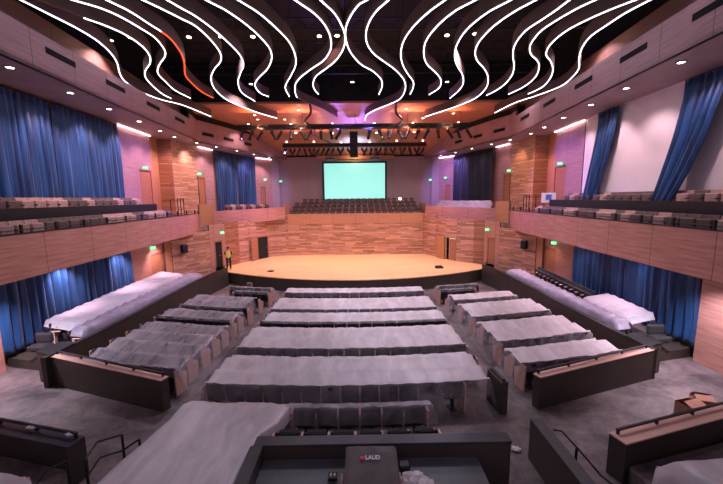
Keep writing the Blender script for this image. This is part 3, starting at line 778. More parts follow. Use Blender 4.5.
# terrace sheets run along the hall
def terrace_sheet(s, xa, xb, ya, yb, za, zb, label, mat, seed, ka=0.0, kb=0.0, bump=.02):
    """xa: inner edge, xb: outer edge (abs); za/zb heights of the sheet at the two edges"""
    rows = []
    N = int((yb-ya)/.15); cols = [(xa-.14, -.42), (xa-.06, -.2), (xa, -.03)] + [(xa+(xb-xa)*t/6, 0) for t in range(1, 7)] + [(xb+.06, -.2), (xb+.1, -.45)]
    cy = (ya+yb)/2; cx = s*(xa+xb)/2
    for i in range(N+1):
        y = ya+(yb-ya)*i/N; r = []
        for x, dz in cols:
            t = max(0, min(1, (x-xa)/(xb-xa))); x = x+(ka+(kb-ka)*t)*(y-ya)
            z = za+(zb-za)*t+dz + bump*math.cos(y/.58*2*PI) + .03*noise.noise(Vector((x*2, y*1.5, seed)))
            if i in (0, N): z -= .25
            r.append((s*x-cx, y-cy, z-.62))
        rows.append(r if s < 0 else r)
    mb = MB(); mb.grid(rows)
    o = mb.build('plastic_sheet', mat, None, (cx, cy, .62), smooth=True)
    tag(o, label, 'plastic sheet'); return o
for s in (-1, 1):
    side = 'left' if s < 0 else 'right'
    terrace_sheet(s, 10.36, 10.85, 12.4, 22.4, 1.58, 1.62, 'long lilac plastic sheet over the seats along the %s terrace wall' % side, M['plastic_lav'], 40+s, .0, .035, .035)
terrace_sheet(-1, 10.98, 12.15, 12.75, 22.0, 1.64, 1.84, 'long whitish plastic sheet over the outer seats of the left terrace by the curtain', M['plastic_white'], 43, .035, .072)
terrace_sheet(1, 10.98, 12.0, 12.65, 15.7, 1.64, 1.84, 'bright white plastic sheet bunched over the near outer seats of the right terrace', M['plastic_white'], 44, .035, .09)

# stacked dark chair bodies at the near end of each terrace
for s in (-1, 1):
    side = 'left' if s < 0 else 'right'
    t = thing('seat_end_stack', 'black upholstered seat block at the near end of the %s terrace, wood panel beside it' % side, 'seat block', (s*11.6, 12.0, .62))
    mb = MB(); mb.box(-.28, .28, -.2, .2, 0, .08, .01); mb.build('base', M['black'], t)
    mb = MB(); mb.box(-.33, .33, -.2, .25, .35, .62, .08); mb.build('seat_cushion', M['fabric'], t)
    mb = MB(); mb.box(-.33, .33, .1, .25, .6, .98, .06); mb.build('backrest', M['fabric'], t)
    mb = MB(); mb.box(-.05, .05, -.1, .1, .08, .36); mb.build('pedestal', M['black'], t)
    mb = MB(); pr = MB(); mb.box(-.03, .03, -.25, .2, 0, .62, .01)
    tag(mb.build('row_end_panel', M['cap'], None, (s*10.75, 12.05, .62), PI/2), 'pinkish wooden row end panel at the near end of the %s terrace' % side, 'panel')

# balcony seats
def bal_seats():
    labs = {}
    p1 = make_seat('balcony_chair', 'x', M['fabric_tan'], (0, 0, -50), wood=False)
    p2 = make_seat('balcony_chair', 'x', M['fabric_brown'], (0, 0, -50), wood=False)
    used = [0, 0]
    def put(x, y, z, rz, tone, lab, grp):
        p = (p1, p2)[tone]
        if not used[tone]:
            used[tone] = 1; o = p; o.location = (x, y, z); o.rotation_euler = (0, 0, rz); o['label'] = lab; o['group'] = grp
        else: o = dup(p, (x, y, z), rz, lab, grp)
    rr = random.Random(4)
    for s in (-1, 1):
        side = 'left' if s < 0 else 'right'
        for rowi, (off, z) in enumerate(((.55, 4.92), (1.95, 5.74))):
            for k in range(26 if rowi == 0 else 24):
                y = 7.6+.6*k+.1*rowi
                tone = 1 if rr.random() < .55 else 0
                lab = '%s balcony seat in the %s row of the %s balcony' % (('tan', 'dark brown')[tone], ('front', 'rear')[rowi], side)
                put(s*(bx(y)+off), y, z, (-PI/2-.08 if s < 0 else PI/2+.08), tone, lab, '%s seats, %s row, %s balcony' % (('tan', 'brown')[tone], ('front', 'rear')[rowi], side))
        # far balcony
        for rowi in range(2):
            for k in range(9):
                u = (k+.5)/9
                x = -11.2+3.2*u - .55*rowi; y = 29.9+2.7*u + .8*rowi
                if s > 0 and False: continue
                tone = (k+rowi) % 2
                lab = '%s seat in the %s row of the far %s balcony beside the choir' % (('tan', 'dark brown')[tone], ('front', 'rear')[rowi], side)
                put(s*-x, y, 4.6+.5*rowi, (-2.2 if s < 0 else 2.2), tone, lab, '%s seats, %s row, far %s balcony' % (('tan', 'brown')[tone], ('front', 'rear')[rowi], side))
bal_seats()
# sheet over the far right balcony seats
mb = MB(); rows = []
for i in range(25):
    u = i/24; cxx = 11.65-4.2*u; cyy = 29.35+3.35*u; r = []
    for j, (d, z) in enumerate(((-.35, 5.25), (-.28, 5.5), (-.1, 5.62), (.35, 5.66), (.8, 5.85), (1.1, 6.12), (1.45, 6.16), (1.6, 5.8))):
        zz = z+.04*noise.noise(Vector((i*.5, j, 3)))-(.3 if i in (0, 24) else 0)
        r.append((cxx+.62*d-9.5, cyy+.78*d-31, zz-5.2))
    rows.append(r)
mb.grid(rows)
tag(mb.build('plastic_sheet', M['plastic_lav'], None, (9.5, 31, 5.2), smooth=True), 'lilac plastic sheet over the seats of the far right balcony, below the navy curtain', 'plastic sheet')
# balcony slab supports under row 1 (raised deck)
for s in (-1, 1):
    mb = MB(); mb.prism([MX(q, s) for q in [(-bx(2.5)-.15, 2.5), (-bx(25)-.15, 25), (-bx(25)-1.26, 25), (-bx(2.5)-1.26, 2.5)]], 4.4, 4.92)
    struct(mb.build('floor', M['soffit']))
    mb = MB(); mb.prism([MX(q, s) for q in [(-bx(2.5)-1.36, 2.5), (-bx(22.5)-1.32, 22.5), (-13.9, 22.5), (-13.05, 2.5)]], 5.15, 5.74)
    struct(mb.build('floor', M['soffit']))

# rail posts on the balcony front
for s in (-1, 1):
    side = 'left' if s < 0 else 'right'
    t = thing('balcony_railing', 'thin black railing with posts along the front edge of the %s balcony' % side, 'railing', (s*bx(16), 16, 5.46))
    for k in range(15):
        y = 5.5+1.45*k
        mb = MB(); x = s*(bx(y)+.07)-s*bx(16); mb.box(x-.035, x+.035, y-16-.035, y-16+.035, 0, .28)
        mb.build('post', M['black'], t)
    mb = MB(); mb.tube([(s*(bx(y)+.07-bx(16)), y-16, .10) for y in (4, 10, 16, 22, 26.3)], .018, 6); mb.build('rail', M['black'], t)
    t = thing('guard_rail', 'black upright guard rail at the far end of the %s balcony aisle' % side, 'railing', (s*(bx(24)+.5), 24, 5.12))
    for k, (dx, dy, h) in enumerate(((0, -.9, 1.6), (.0, .0, 1.7), (0.05, .5, 1.7), (.1, 1.0, 1.7), (-.3, 1.8, .75), (-.3, 2.3, .75))):
        mb = MB(); mb.tube([(s*dx, dy, -.0 if dy < 1.01 else -.7), (s*dx, dy, h-.2)], .03, 6); mb.build('post', M['black'], t)
    for h in (.7, 1.4):
        mb = MB(); mb.tube([(0, 0, h), (s*.05, .5, h), (s*.1, 1.0, h)], .022, 6); mb.build('rail', M['black'], t)
    mb = MB(); mb.tube([(-s*.3, 1.8, .5), (-s*.3, 2.3, .5)], .022, 6); mb.build('rail', M['black'], t)

# equipment cart on the right balcony
t = thing('work_cart', 'grey metal work cart with a white panel and blue bin on the right balcony', 'cart', (13.7, 23.6, 5.12), -.7); t.scale = (.78, .78, .8)
mb = MB()
for x in (-.55, .55):
    for y in (-.3, .3): mb.tube([(x, y, .08), (x, y, 2.1)], .025, 6)
mb.build('frame', M['metal'], t)
mb = MB(); mb.box(-.58, .58, -.34, -.31, 1.15, 2.0, .01); mb.build('panel', M['white'], t)
mb = MB(); mb.box(-.22, .25, -.36, -.345, 1.4, 1.85); mb.build('picture', M['blue_tape'], t, label='blue square picture on the white panel')
mb = MB(); mb.box(-.5, .4, -.3, .3, .25, .75, .04); mb.build('bin', M['blue_tape'], t)
mb = MB(); mb.box(-.58, .58, -.33, .33, .2, .25); mb.box(-.58, .58, -.33, .33, 1.05, 1.1); mb.build('shelf', M['metal'], t)
for x in (-.55, .55):
    for y in (-.3, .3):
        mb = MB(); mb.tube([(x-.02, y, .06), (x+.02, y, .06)], .06, 10); mb.build('wheel', M['black'], t)

# choir seating
for r in range(4):
    z0 = 4.4+.38*r; y = 33.5+1.35*r
    mb = MB(); mb.box(-6.9, 6.9, y-.6, y+.75 if r < 3 else 40.9, 4.0 if r == 0 else z0-.38, z0); struct(mb.build('floor', M['grey_wall']))
ch0 = make_seat('choir_chair', 'x', M['fabric'], (0, 0, -50), wood=True)
for c_ in ch0.children:
    if c_.name.startswith('seat_cushion'): c_.data.materials[0] = M['fabric_brown']
first = True
for r in range(4):
    z0 = 4.4+.38*r; y = 33.5+1.35*r
    nme = ('front', 'second', 'third', 'top')[r]
    for k in range(20):
        x = -6.3+.66*k
        if r == 3 and k in (0,): continue
        lab = 'black choir seat facing the hall in the %s row below the big screen' % nme
        if first: o = ch0; o.location = (x, y+.1, z0); o.rotation_euler = (0, 0, PI); o['label'] = lab; o['group'] = '%s row of choir seats' % nme; first = False
        else: dup(ch0, (x, y+.1, z0), PI, lab, '%s row of choir seats' % nme)
for s in (-1, 1):
    mb = MB(); mb.strip_wall([(s*6.95, 32.95), (s*7.3, 38.9)], .1*(1 if s < 0 else -1), 4.3, 5.95); struct(mb.build('trim_10', M['panel']))

# projection screen
t = thing('projection_screen', 'large bright aqua projection screen in a black frame above the choir seats', 'screen', (-.12, 40.7, 6.2))
mb = MB(); mb.box(-3.62, 3.62, -.03, .03, .2, 4.4); mb.build('screen_surface', M['screen'], t)
mb = MB()
mb.box(-3.85, 3.85, -.06, .06, 4.4, 4.62); mb.box(-3.85, 3.85, -.06, .06, 0.02, .2); mb.box(-3.85, -3.62, -.06, .06, .2, 4.4); mb.box(3.62, 3.85, -.06, .06, .2, 4.4)
mb.build('frame', M['curtain_dark'], t)

# ------------------------------------------------------------------ ceiling fins with LED edges
def smooth_pts(pts, n=6):
    out = []
    P = [Vector(p) for p in pts]; P = [P[0]*2-P[1]] + P + [P[-1]*2-P[-2]]
    for i in range(1, len(P)-2):
        for k in range(n):
            t = k/n; a, b, c, d = P[i-1], P[i], P[i+1], P[i+2]
            out.append(.5*((2*b)+(c-a)*t+(2*a-5*b+4*c-d)*t*t+(3*b-a-3*c+d)*t**3))
    out.append(P[-2]); return out
fins = [('L1',[(-10.63,9.42),(-10.26,11.59),(-10.12,12.41),(-9.97,13.47),(-10.03,14.52),(-10.38,15.7),(-10.86,16.68),(-11.51,17.74),(-12.07,18.94),(-12.35,20.62),(-12.12,22.22),(-11.47,23.37),(-11.15,24.91),(-10.91,26.8)],0,None),
('L2',[(-10.88,9.76),(-9.75,11.65),(-9.16,12.64),(-8.81,13.16),(-8.56,13.83),(-8.53,14.67),(-8.75,15.62),(-9.26,16.54),(-10.14,17.57),(-10.69,18.52),(-11.08,19.77),(-11.36,21.21),(-11.33,22.03)],2,None),
('L3',[(-10.23,10.12),(-8.61,11.61),(-8.14,12.04),(-7.86,12.56),(-7.68,13.35),(-7.59,14.13),(-7.82,15.15),(-8.18,15.84),(-9.03,16.84),(-9.67,17.84),(-9.97,18.99),(-10.25,20.49),(-10.13,22.06)],0,None),
('L4',[(-8.44,9.59),(-7.58,11.62),(-7.31,12.26),(-7.16,13.11),(-7.06,13.62),(-7.04,14.26),(-7.19,15.06),(-7.38,15.75),(-7.78,16.74),(-8.4,18.01),(-8.66,19.02),(-8.85,20.71),(-8.71,22.02)],0,None),
('L5',[(-7.59,9.75),(-6.45,11.63),(-6.19,12.06),(-5.84,12.72),(-5.58,13.27),(-5.51,14.37),(-5.62,15.53),(-5.97,16.43),(-6.75,17.51),(-7.41,18.75),(-7.89,20.37),(-8.02,22.34),(-7.64,23.98),(-6.98,25.78),(-6.04,27.5)],0,None),
('L6',[(-6.58,9.63),(-5.69,11.64),(-5.5,12.07),(-5.26,12.59),(-5.04,13.5),(-4.9,14.6),(-4.85,15.8),(-5.08,16.91),(-5.65,18.07),(-6.19,19.32),(-6.57,21.05),(-6.34,22.83)],0,None),
('L7',[(-5.67,9.81),(-4.46,11.65),(-4.08,12.23),(-3.71,13.15),(-3.47,14.19),(-3.38,15.22),(-3.58,16.25),(-4.1,17.43),(-4.86,18.6),(-5.4,19.74),(-5.51,21.1),(-5.2,21.87)],0,None),
('L8',[(-4.52,9.75),(-3.44,11.67),(-3.03,12.4),(-2.69,13.42),(-2.44,14.5),(-2.42,15.74),(-2.62,16.96),(-3.09,18.26),(-3.64,19.62),(-3.85,20.48),(-3.92,21.9)],0,None),
('L9',[(-2.84,9.83),(-1.64,11.68),(-1.16,12.42),(-0.85,13.26),(-0.73,14.23),(-0.81,15.26),(-1.22,16.4),(-1.96,17.47),(-2.7,18.65),(-3.21,19.97),(-3.47,22.04),(-3.08,23.15),(-2.26,24.67),(-1.3,27.35)],0,10),
('L10',[(-1.81,9.72),(-0.83,11.69),(-0.46,12.43),(-0.26,13.2),(-0.15,14.03),(-0.25,15.14),(-0.66,16.41),(-1.27,17.49),(-1.83,18.43),(-2.15,19.66),(-2.17,20.7),(-2.05,21.47)],0,None),
('R1',[(2.18,10.15),(0.62,11.71),(0.4,11.93),(0.12,12.59),(-0.09,13.45),(-0.12,14.45),(0.05,15.63),(0.5,16.9),(1.11,17.8),(1.59,18.95),(1.73,20.16),(1.64,21.57)],0,None),
('R2',[(2.41,9.8),(1.33,11.72),(1.01,12.29),(0.78,13.0),(0.67,13.85),(0.75,14.82),(1.09,15.8),(1.68,16.76),(2.32,17.83),(2.9,19.29),(3.14,20.84),(3.04,22.66),(2.34,24.04),(1.55,25.34),(1.0,26.79),(0.92,28.45)],0,None),
('R3',[(4.23,9.82),(3.16,11.74),(2.81,12.37),(2.45,13.31),(2.23,14.4),(2.23,15.51),(2.44,16.77),(2.86,18.05),(3.37,19.3),(3.55,20.41),(3.56,21.62)],0,None),
('R4',[(5.46,9.99),(4.14,11.75),(3.67,12.38),(3.3,13.39),(3.13,14.59),(3.29,15.84),(3.66,16.96),(4.35,18.09),(4.87,19.18),(5.07,20.45),(4.76,21.77)],0,None),
('R5',[(6.46,9.9),(5.29,11.76),(4.83,12.49),(4.5,13.63),(4.49,14.88),(4.73,16.07),(5.14,17.11),(5.83,18.46),(6.28,19.86),(6.37,21.11),(6.27,22.53)],0,None),
('R6',[(7.19,9.85),(6.11,11.77),(5.75,12.41),(5.44,13.34),(5.33,14.45),(5.46,15.47),(5.91,16.54),(6.68,17.65),(7.32,18.87),(7.84,20.52),(7.94,22.49),(7.39,24.2),(6.57,25.79),(5.64,27.48)],0,None),
('R7',[(7.57,9.61),(7.23,11.78),(7.14,12.36),(7.01,12.91),(6.8,13.82),(6.96,15.01),(7.4,16.12),(7.99,17.29),(8.44,18.51),(8.67,19.92),(8.61,21.17),(8.42,21.96)],0,None),
('R8',[(9.13,9.87),(8.06,11.79),(7.82,12.22),(7.57,12.95),(7.42,13.67),(7.47,14.36),(7.66,15.12),(8.12,15.92),(8.74,16.59),(9.23,17.32),(9.8,18.69),(9.99,20.29),(9.72,21.79)],0,None),
('R9',[(10.66,10.01),(9.38,11.8),(9.01,12.32),(8.67,12.96),(8.39,13.84),(8.44,14.94),(8.8,15.93),(9.46,16.72),(10.23,17.86),(10.85,19.32),(11.11,20.61),(10.92,21.74)],0,None),
('R10',[(10.4,9.67),(9.88,11.81),(9.7,12.55),(9.66,13.33),(9.66,14.26),(10.01,15.31),(10.67,16.51),(11.36,17.56),(11.81,18.73),(12.11,20.35),(11.6,22.25),(11.01,23.72),(10.73,26.4)],0,None)]
def fin(pts, led_mat, label, led_to=None, led_from=0):
    sp = smooth_pts([(x, y, 0) for x, y in pts]); c = sp[len(sp)//2].copy()
    z0 = 12.82
    t = thing('wave_fin', label, 'ceiling fin', (c.x, c.y, z0), 0)
    mb = MB(); rows = []
    w = .05; 
    for i, p in enumerate(sp):
        d = (sp[min(i+1, len(sp)-1)]-sp[max(i-1, 0)]).normalized(); n = Vector((-d.y, d.x, 0))*w
        a, b = p-c+n, p-c-n
        rows.append([(a.x, a.y, 0), (a.x, a.y, .5), (b.x, b.y, .5), (b.x, b.y, 0), (a.x, a.y, 0)])
    mb.grid(rows); mb.f += [(0,1,2,3), tuple(len(sp)*5-5+k for k in (3,2,1,0))]; mb.mi += [0, 0]
    mb.build('fin_board', M['fin'], t)
    k = 6
    e = len(sp) if led_to is None else led_to*k+1
    q = [p-c+Vector((0, 0, -.02)) for p in sp[led_from*k:e]]
    mb = MB(); mb.tube(q, .0155, 6); mb.build('led_strip', led_mat, t)
    for i in range(4, len(sp), 22):
        p = sp[i]-c; mb = MB(); mb.tube([(p.x, p.y, .5), (p.x, p.y, (3.4 if sp[i].y < 24.8 else .55))], .008, 4)
        mb.build('hanger_wire', M['black'], t)
ordl = ['outermost at the %s fascia', 'second from the %s', 'third from the %s', 'fourth from the %s', 'fifth from the %s', 'sixth from the %s', 'seventh from the %s', 'eighth from the %s', 'ninth from the %s', 'just %s of the centre line']
for i, (nm, pts, lf, lt) in enumerate(fins):
    if i < 10:
        lab = 'curved brown ceiling fin edged with white light, ' + ordl[i] % 'left'
        if nm == 'L4': lab = 'curved brown ceiling fin whose light strip turns red, fourth from the left'
    else:
        lab = 'curved brown ceiling fin edged with white light, ' + ordl[9-(i-10)] % 'right'
    if nm == 'L4':
        fin(pts, M['led'], lab, 4, 0)
        t = [o for o in C.objects if o.get('label') == lab][0]
        sp = smooth_pts([(x, y, 0) for x, y in pts]); c = sp[len(sp)//2]
        mb = MB(); mb.tube([p-c+Vector((0, 0, -.02)) for p in sp[4*6:]], .022, 6); mb.build('led_strip', M['led_red'], t, label='red light strip')
    else:
        fin(pts, M['led'], lab, lt, lf or 0)

# ------------------------------------------------------------------ lamps
def spot(loc, energy, color, angle=100, blend=.8, rot=(0,0,0), radius=.06):
    l = bpy.data.lights.new('spot', 'SPOT'); l.energy = energy; l.color = color; l.spot_size = math.radians(angle); l.spot_blend = blend; l.shadow_soft_size = radius
    o = bpy.data.objects.new('spot', l); C.objects.link(o); o.location = loc; o.rotation_euler = rot; return o
def aim(loc, tgt):
    d = Vector(tgt)-Vector(loc); return d.to_track_quat('-Z', 'Y').to_euler()
dl = None
def downlight(loc, label, group, lampmat=None, r=.11, energy=0, color=(1, .72, .55), angle=110, tgt=None):
    global dl
    if dl is None:
        dl = thing('downlight', label, 'downlight', loc, 0, group)
        mb = MB(); ring = []
        n = 14
        vs = [(math.cos(a*2*PI/n)*q, math.sin(a*2*PI/n)*q, z) for q, z in ((.15, -.02), (.11, -.02), (.11, .03), (.15, .03)) for a in range(n)]
        fs = [(k*n+i, k*n+(i+1) % n, ((k+1) % 4)*n+(i+1) % n, ((k+1) % 4)*n+i) for k in range(4) for i in range(n)]
        mb.add(vs, fs); mb.build('trim_ring', M['soffit'], dl)
        mb = MB(); mb.add([(math.cos(a*2*PI/n)*.11, math.sin(a*2*PI/n)*.11, -.005) for a in range(n)], [tuple(range(n))[::-1]]); mb.build('lamp_lens', M['lamp'], dl)
        o = dl
    else: o = dup(dl, loc, 0, label, group)
    if energy:
        t_ = tgt or (loc[0], loc[1], 0)
        so = spot((loc[0], loc[1], loc[2]-.06), energy, color, angle, .7, aim(loc, t_)); so.parent = o; so.location = (0, 0, -.06)
    return o
WARM = (1, .66, .48); PINK = (1, .62, .72)
sof = [(-11.62, 12.3), (-11.92, 15.1), (-12.19, 17.7), (-12.46, 20.45), (-12.85, 23.2), (-13.08, 25.4), (-12.75, 28.1), (-12.1, 30.3), (-11.2, 32.8), (-10.4, 35.5), (-9.5, 38.0)]
for s in (-1, 1):
    side = 'left' if s < 0 else 'right'
    for i, p in enumerate(sof):
        q = MX(p, s)
        tg = (q[0]*1.10, q[1]+.3, 8) if i not in (4, 5, 6) else (s*13.9, q[1]+.6, 6)
        e = [330, 330, 330, 300, 190, 300, 190, 90, 110, 110, 80][i]
        downlight((q[0], q[1], 11.08), 'small round downlight in the %s soffit' % side, 'downlights in the %s soffit' % side, energy=e, color=(1, .55, .3) if i in (4, 5, 6) else PINK, angle=95, tgt=tg)
    # under the balcony
    for y, e in ((10.6, 620), (14.3, 48), (17.8, 48), (21.5, 90)):
        downlight((s*(12.1 if y > 12 else 11.5), y, 3.98), 'small round downlight under the %s balcony' % side, 'downlights under the %s balcony' % side, energy=e, color=(.90, .80, 1.0) if y < 20 else (1, .65, .5), angle=125)
# orange ceiling rows
for (x, y) in [(-4.25, 27.1), (4.1, 27.1), (-8.3, 30.1), (-9.7, 31.9), (-5.8, 31.9), (-2.0, 31.9), (1.85, 31.9), (5.4, 31.9), (9.6, 31.9), (-8.1, 28.6), (8.2, 28.6), (-6, 30.2), (6, 30.2)]:
    downlight((x, y, 13.32), 'small round downlight in the orange ceiling over the stage', 'downlights in the orange ceiling', energy=190, color=(1, .66, .45), angle=80, tgt=(x*.8, min(y, 30)-1.0, 1))
for (x, y) in [(-7.3, 37.0), (-4.4, 37.0), (-1.5, 37.2), (1.6, 37.2), (4.5, 37.0), (7.3, 37.0), (-5.9, 34.8), (6.0, 34.8), (-2.2, 34.9), (2.2, 34.9)]:
    z = 13.35-1.75*max(0, (y-33.5))/7.7
    downlight((x, y, z-.05), 'small round downlight in the sloping ceiling over the choir', 'downlights over the choir', energy=25, color=(1, .6, .5), angle=90)
# void lamps
for k, (x, y) in enumerate([(-12.2, 17.0), (-6.06, 16.7), (-.6, 16.7), (5.8, 16.6), (12.0, 16.8), (-6.66, 23.2), (0, 23.0), (6.2, 23.1), (11.2, 23.4)]):
    lab = 'bright round lamp hung in the dark ceiling void between the fins'
    o = downlight((x if abs(x) < 11.5 else math.copysign(11.3, x), y, 14.0), lab, 'round lamps in the ceiling void', energy=(260 if abs(x) > 10 else 1350), color=(.93, .80, 1.0), angle=125)
    mb = MB(); mb.tube([(0, 0, .03), (0, 0, 2.2)], .02, 6); mb.build('stem', M['black'], o)
for k, x in enumerate((-10.6, -7.79, -4.71, -1.5, 4.7, 9.85)):
    t = thing('pipe_lamp', 'small yellow lamp clamped on the black pipe truss in the void', 'lamp', (x, 17.4, 14.6), 0, 'yellow lamps on the pipe truss')
    mb = MB(); mb.tube([(0, 0, -.05), (0, 0, -.3)], [.09, .12], 10); mb.build('lamp_body', M['metal'], t)
    mb = MB(); mb.tube([(0, 0, -.3), (0, 0, -.33)], .10, 10); mb.build('lamp_lens', M['lamp_yellow'], t)

# vents in the fascia
for s in (-1, 1):
    side = 'left' if s < 0 else 'right'
    vy = [7.0, 10.5, 13.8, 17.15, 20.65, 24.2]
    vents = [(-fx(y), y, math.atan2(1, -.088)) for y in vy]
    a = math.atan2(1, -.088)
    names = ['nearest the camera', 'second from the camera', 'third from the camera', 'fourth from the camera', 'fifth from the camera', 'last before the fascia bends']
    for k, y in enumerate(vy):
        t = thing('air_vent', 'dark slotted air vent in the %s ceiling fascia, %s' % (side, names[k]), 'vent', (s*(fx(y)-.01), y, 11.86), a if s < 0 else PI-a)
        mb = MB(); mb.box(-.72, .72, -.02, .02, 0, .22, .004); mb.build('grille', M['vent'], t)
        mb = MB()
        for q in range(3): mb.box(-.7, .7, -.03, .03, .04+.065*q, .05+.065*q)
        mb.build('blade', M['vent'], t)
    segs = [((-12.6, 28.0), (-11.8, 30.0)), ((-11.8, 30.0), (-10.9, 32.5)), ((-10.9, 32.5), (-10.1, 35.4))] if s < 0 else [((-12.3, 27.2), (-11.5, 29.3)), ((-11.5, 29.3), (-10.6, 32.3)), ((-10.6, 32.3), (-9.8, 35.2))]
    for k, (p, q) in enumerate(segs):
        m = ((p[0]+q[0])/2+.02, (p[1]+q[1])/2); m = MX(m, s); p_, q_ = MX(p, s), MX(q, s)
        t = thing('air_vent', 'dark slotted air vent in the far %s fascia beside the orange ceiling, %s' % (side, ['nearest', 'middle', 'farthest'][k]), 'vent', (m[0], m[1], 11.75), math.atan2(q_[1]-p_[1], q_[0]-p_[0]))
        mb = MB(); mb.box(-.6, .6, -.03, .03, 0, .24, .004); mb.build('grille', M['vent'], t)

# ------------------------------------------------------------------ trusses with stage lights
def truss(label, y, z, x0, x1):
    t = thing('lighting_truss', label, 'truss', ((x0+x1)/2, y, z))
    w = .2; h = (x1-x0)/2
    mb = MB()
    for dy in (-w, w):
        for dz in (0, .26): mb.box(-h, h, dy-.035, dy+.035, dz-.035, dz+.035)
    mb.build('chord', M['black'], t)
    mb = MB(); n = int((x1-x0)/.5)
    for i in range(n):
        a = -h+i*(2*h)/n; b = a+(2*h)/n
        for dy in (-w, w): mb.tube([(a, dy, 0), ((a+b)/2, dy, .26), (b, dy, 0)], .025, 4)
    mb.build('lacing', M['black'], t)
    mb = MB(); mb.box(-h, h, -.02, .02, .04, .22); mb.build('cable_tray', M['black'], t)
    for i in range(5):
        mb = MB(); x = -h*.9+i*h*.45; mb.tube([(x, 0, .26), (x, 0, (13.3 if y < 33 else 13.05)-z)], .012, 4); mb.build('hanger_wire', M['black'], t)
truss('long black lighting truss across the front of the orange ceiling', 28.0, 12.1, -9.3, 9.5)
truss('shorter black lighting truss farther back above the choir', 34.6, 11.65, -7.2, 7.2)
sl0 = [None]
def stage_light(loc, tilt, rz, lab, grp):
    def mk():
        t = thing('stage_light', lab, 'stage light', loc, rz, grp)
        mb = MB(); mb.tube([(0, 0, -.16), (0, -.05, -.30), (0, -.33, -.72)], [.09, .12, .10], 10); mb.build('lamp_body', M['black'], t)
        mb = MB(); mb.box(-.15, -.12, -.03, .03, -.38, -.06); mb.box(.12, .15, -.03, .03, -.38, -.06); mb.box(-.15, .15, -.03, .03, -.08, -.04); mb.build('yoke', M['black'], t)
        mb = MB(); mb.tube([(0, 0, -.06), (0, 0, .05)], .03, 6); mb.build('clamp', M['metal'], t)
        mb = MB(); mb.tube([(0, -.33, -.72), (0, -.39, -.83)], [.11, .13], 8, False); mb.build('lens_hood', M['black'], t)
        return t
    if sl0[0] is None: sl0[0] = mk(); return sl0[0]
    return dup(sl0[0], loc, rz, lab, grp)
rr = random.Random(9)
for i in range(24):
    x = -8.9+i*(18.0/23)
    if abs(x) < 1.0: continue
    stage_light((x, 27.78, 12.02), 0, rr.uniform(-1.4, 1.4), 'black stage spotlight hanging from the long front truss', 'stage lights on the front truss')
for i in range(30):
    x = -6.9+i*(13.8/29)
    if abs(x) < .45: continue
    stage_light((x, 34.38, 11.57), 0, rr.uniform(-1.5, 1.5), 'black stage spotlight hanging from the shorter rear truss', 'stage lights on the rear truss')
# central speaker cluster
t = thing('speaker_array', 'tall black loudspeaker column hanging at the centre between the trusses', 'speaker', (-.05, 31.0, 10.15))
for k in range(7):
    mb = MB(); mb.box(-.36, .36, -.25, .25, .0+.32*k, .31+.32*k, .03); mb.build('cabinet', M['black'], t)
mb = MB(); mb.tube([(-.25, 0, 2.24), (-.25, 0, 3.2)], .012, 4); mb.tube([(.25, 0, 2.24), (.25, 0, 3.2)], .012, 4); mb.build('hanger_wire', M['black'], t)
# cable loops
for s in (-1, 1):
    side = 'left' if s < 0 else 'right'
    pts = smooth_pts([(s*3.1, 25.3, 13.3), (s*3.25, 26.5, 12.9), (s*3.8, 27.2, 12.5), (s*3.5, 27.9, 12.3)])
    mb = MB(); mb.tube(pts, .09, 6); tag(mb.build('cable_bundle', M['black']), 'black cable bundle dropping from the ceiling to the front truss, %s of centre' % side, 'cable')
    pts = smooth_pts([(s*3.3, 28.2, 12.3), (s*3.2, 30, 11.9), (s*2.6, 32.5, 11.85), (s*2.3, 34.4, 11.9)])
    mb = MB(); mb.tube(pts, .05, 6); tag(mb.build('cable_bundle', M['black']), 'black cable bundle slung between the two trusses, %s of centre' % side, 'cable')
    t = thing('projector', 'small black projector hung in front of the top of the screen, %s of centre' % side, 'projector', (s*2.45-.3, 38.0, 10.75))
    mb = MB(); mb.box(-.5, .5, -.3, .3, 0, .22, .04); mb.build('housing', M['black'], t)
    mb = MB(); mb.tube([(0, 0, .22), (0, 0, 1.45)], .03, 6); mb.build('pole', M['black'], t)

# wall speakers under the balconies
for s in (-1, 1):
    side = 'left' if s < 0 else 'right'
    t = thing('wall_speaker', 'black box loudspeaker on the wood strip wall under the %s balcony' % side, 'speaker', (s*12.35, 24.1, 3.0), (.9 if s < 0 else -.9))
    mb = MB(); mb.box(-.2, .2, -.18, .16, -.3, .3, .03); mb.build('cabinet', M['black'], t)
    mb = MB(); mb.box(-.16, .16, -.19, -.17, -.26, .26, .01); mb.build('grille', M['fabric'], t)
    mb = MB(); mb.box(-.04, .04, .15, .32, -.04, .04); mb.build('bracket', M['black'], t)

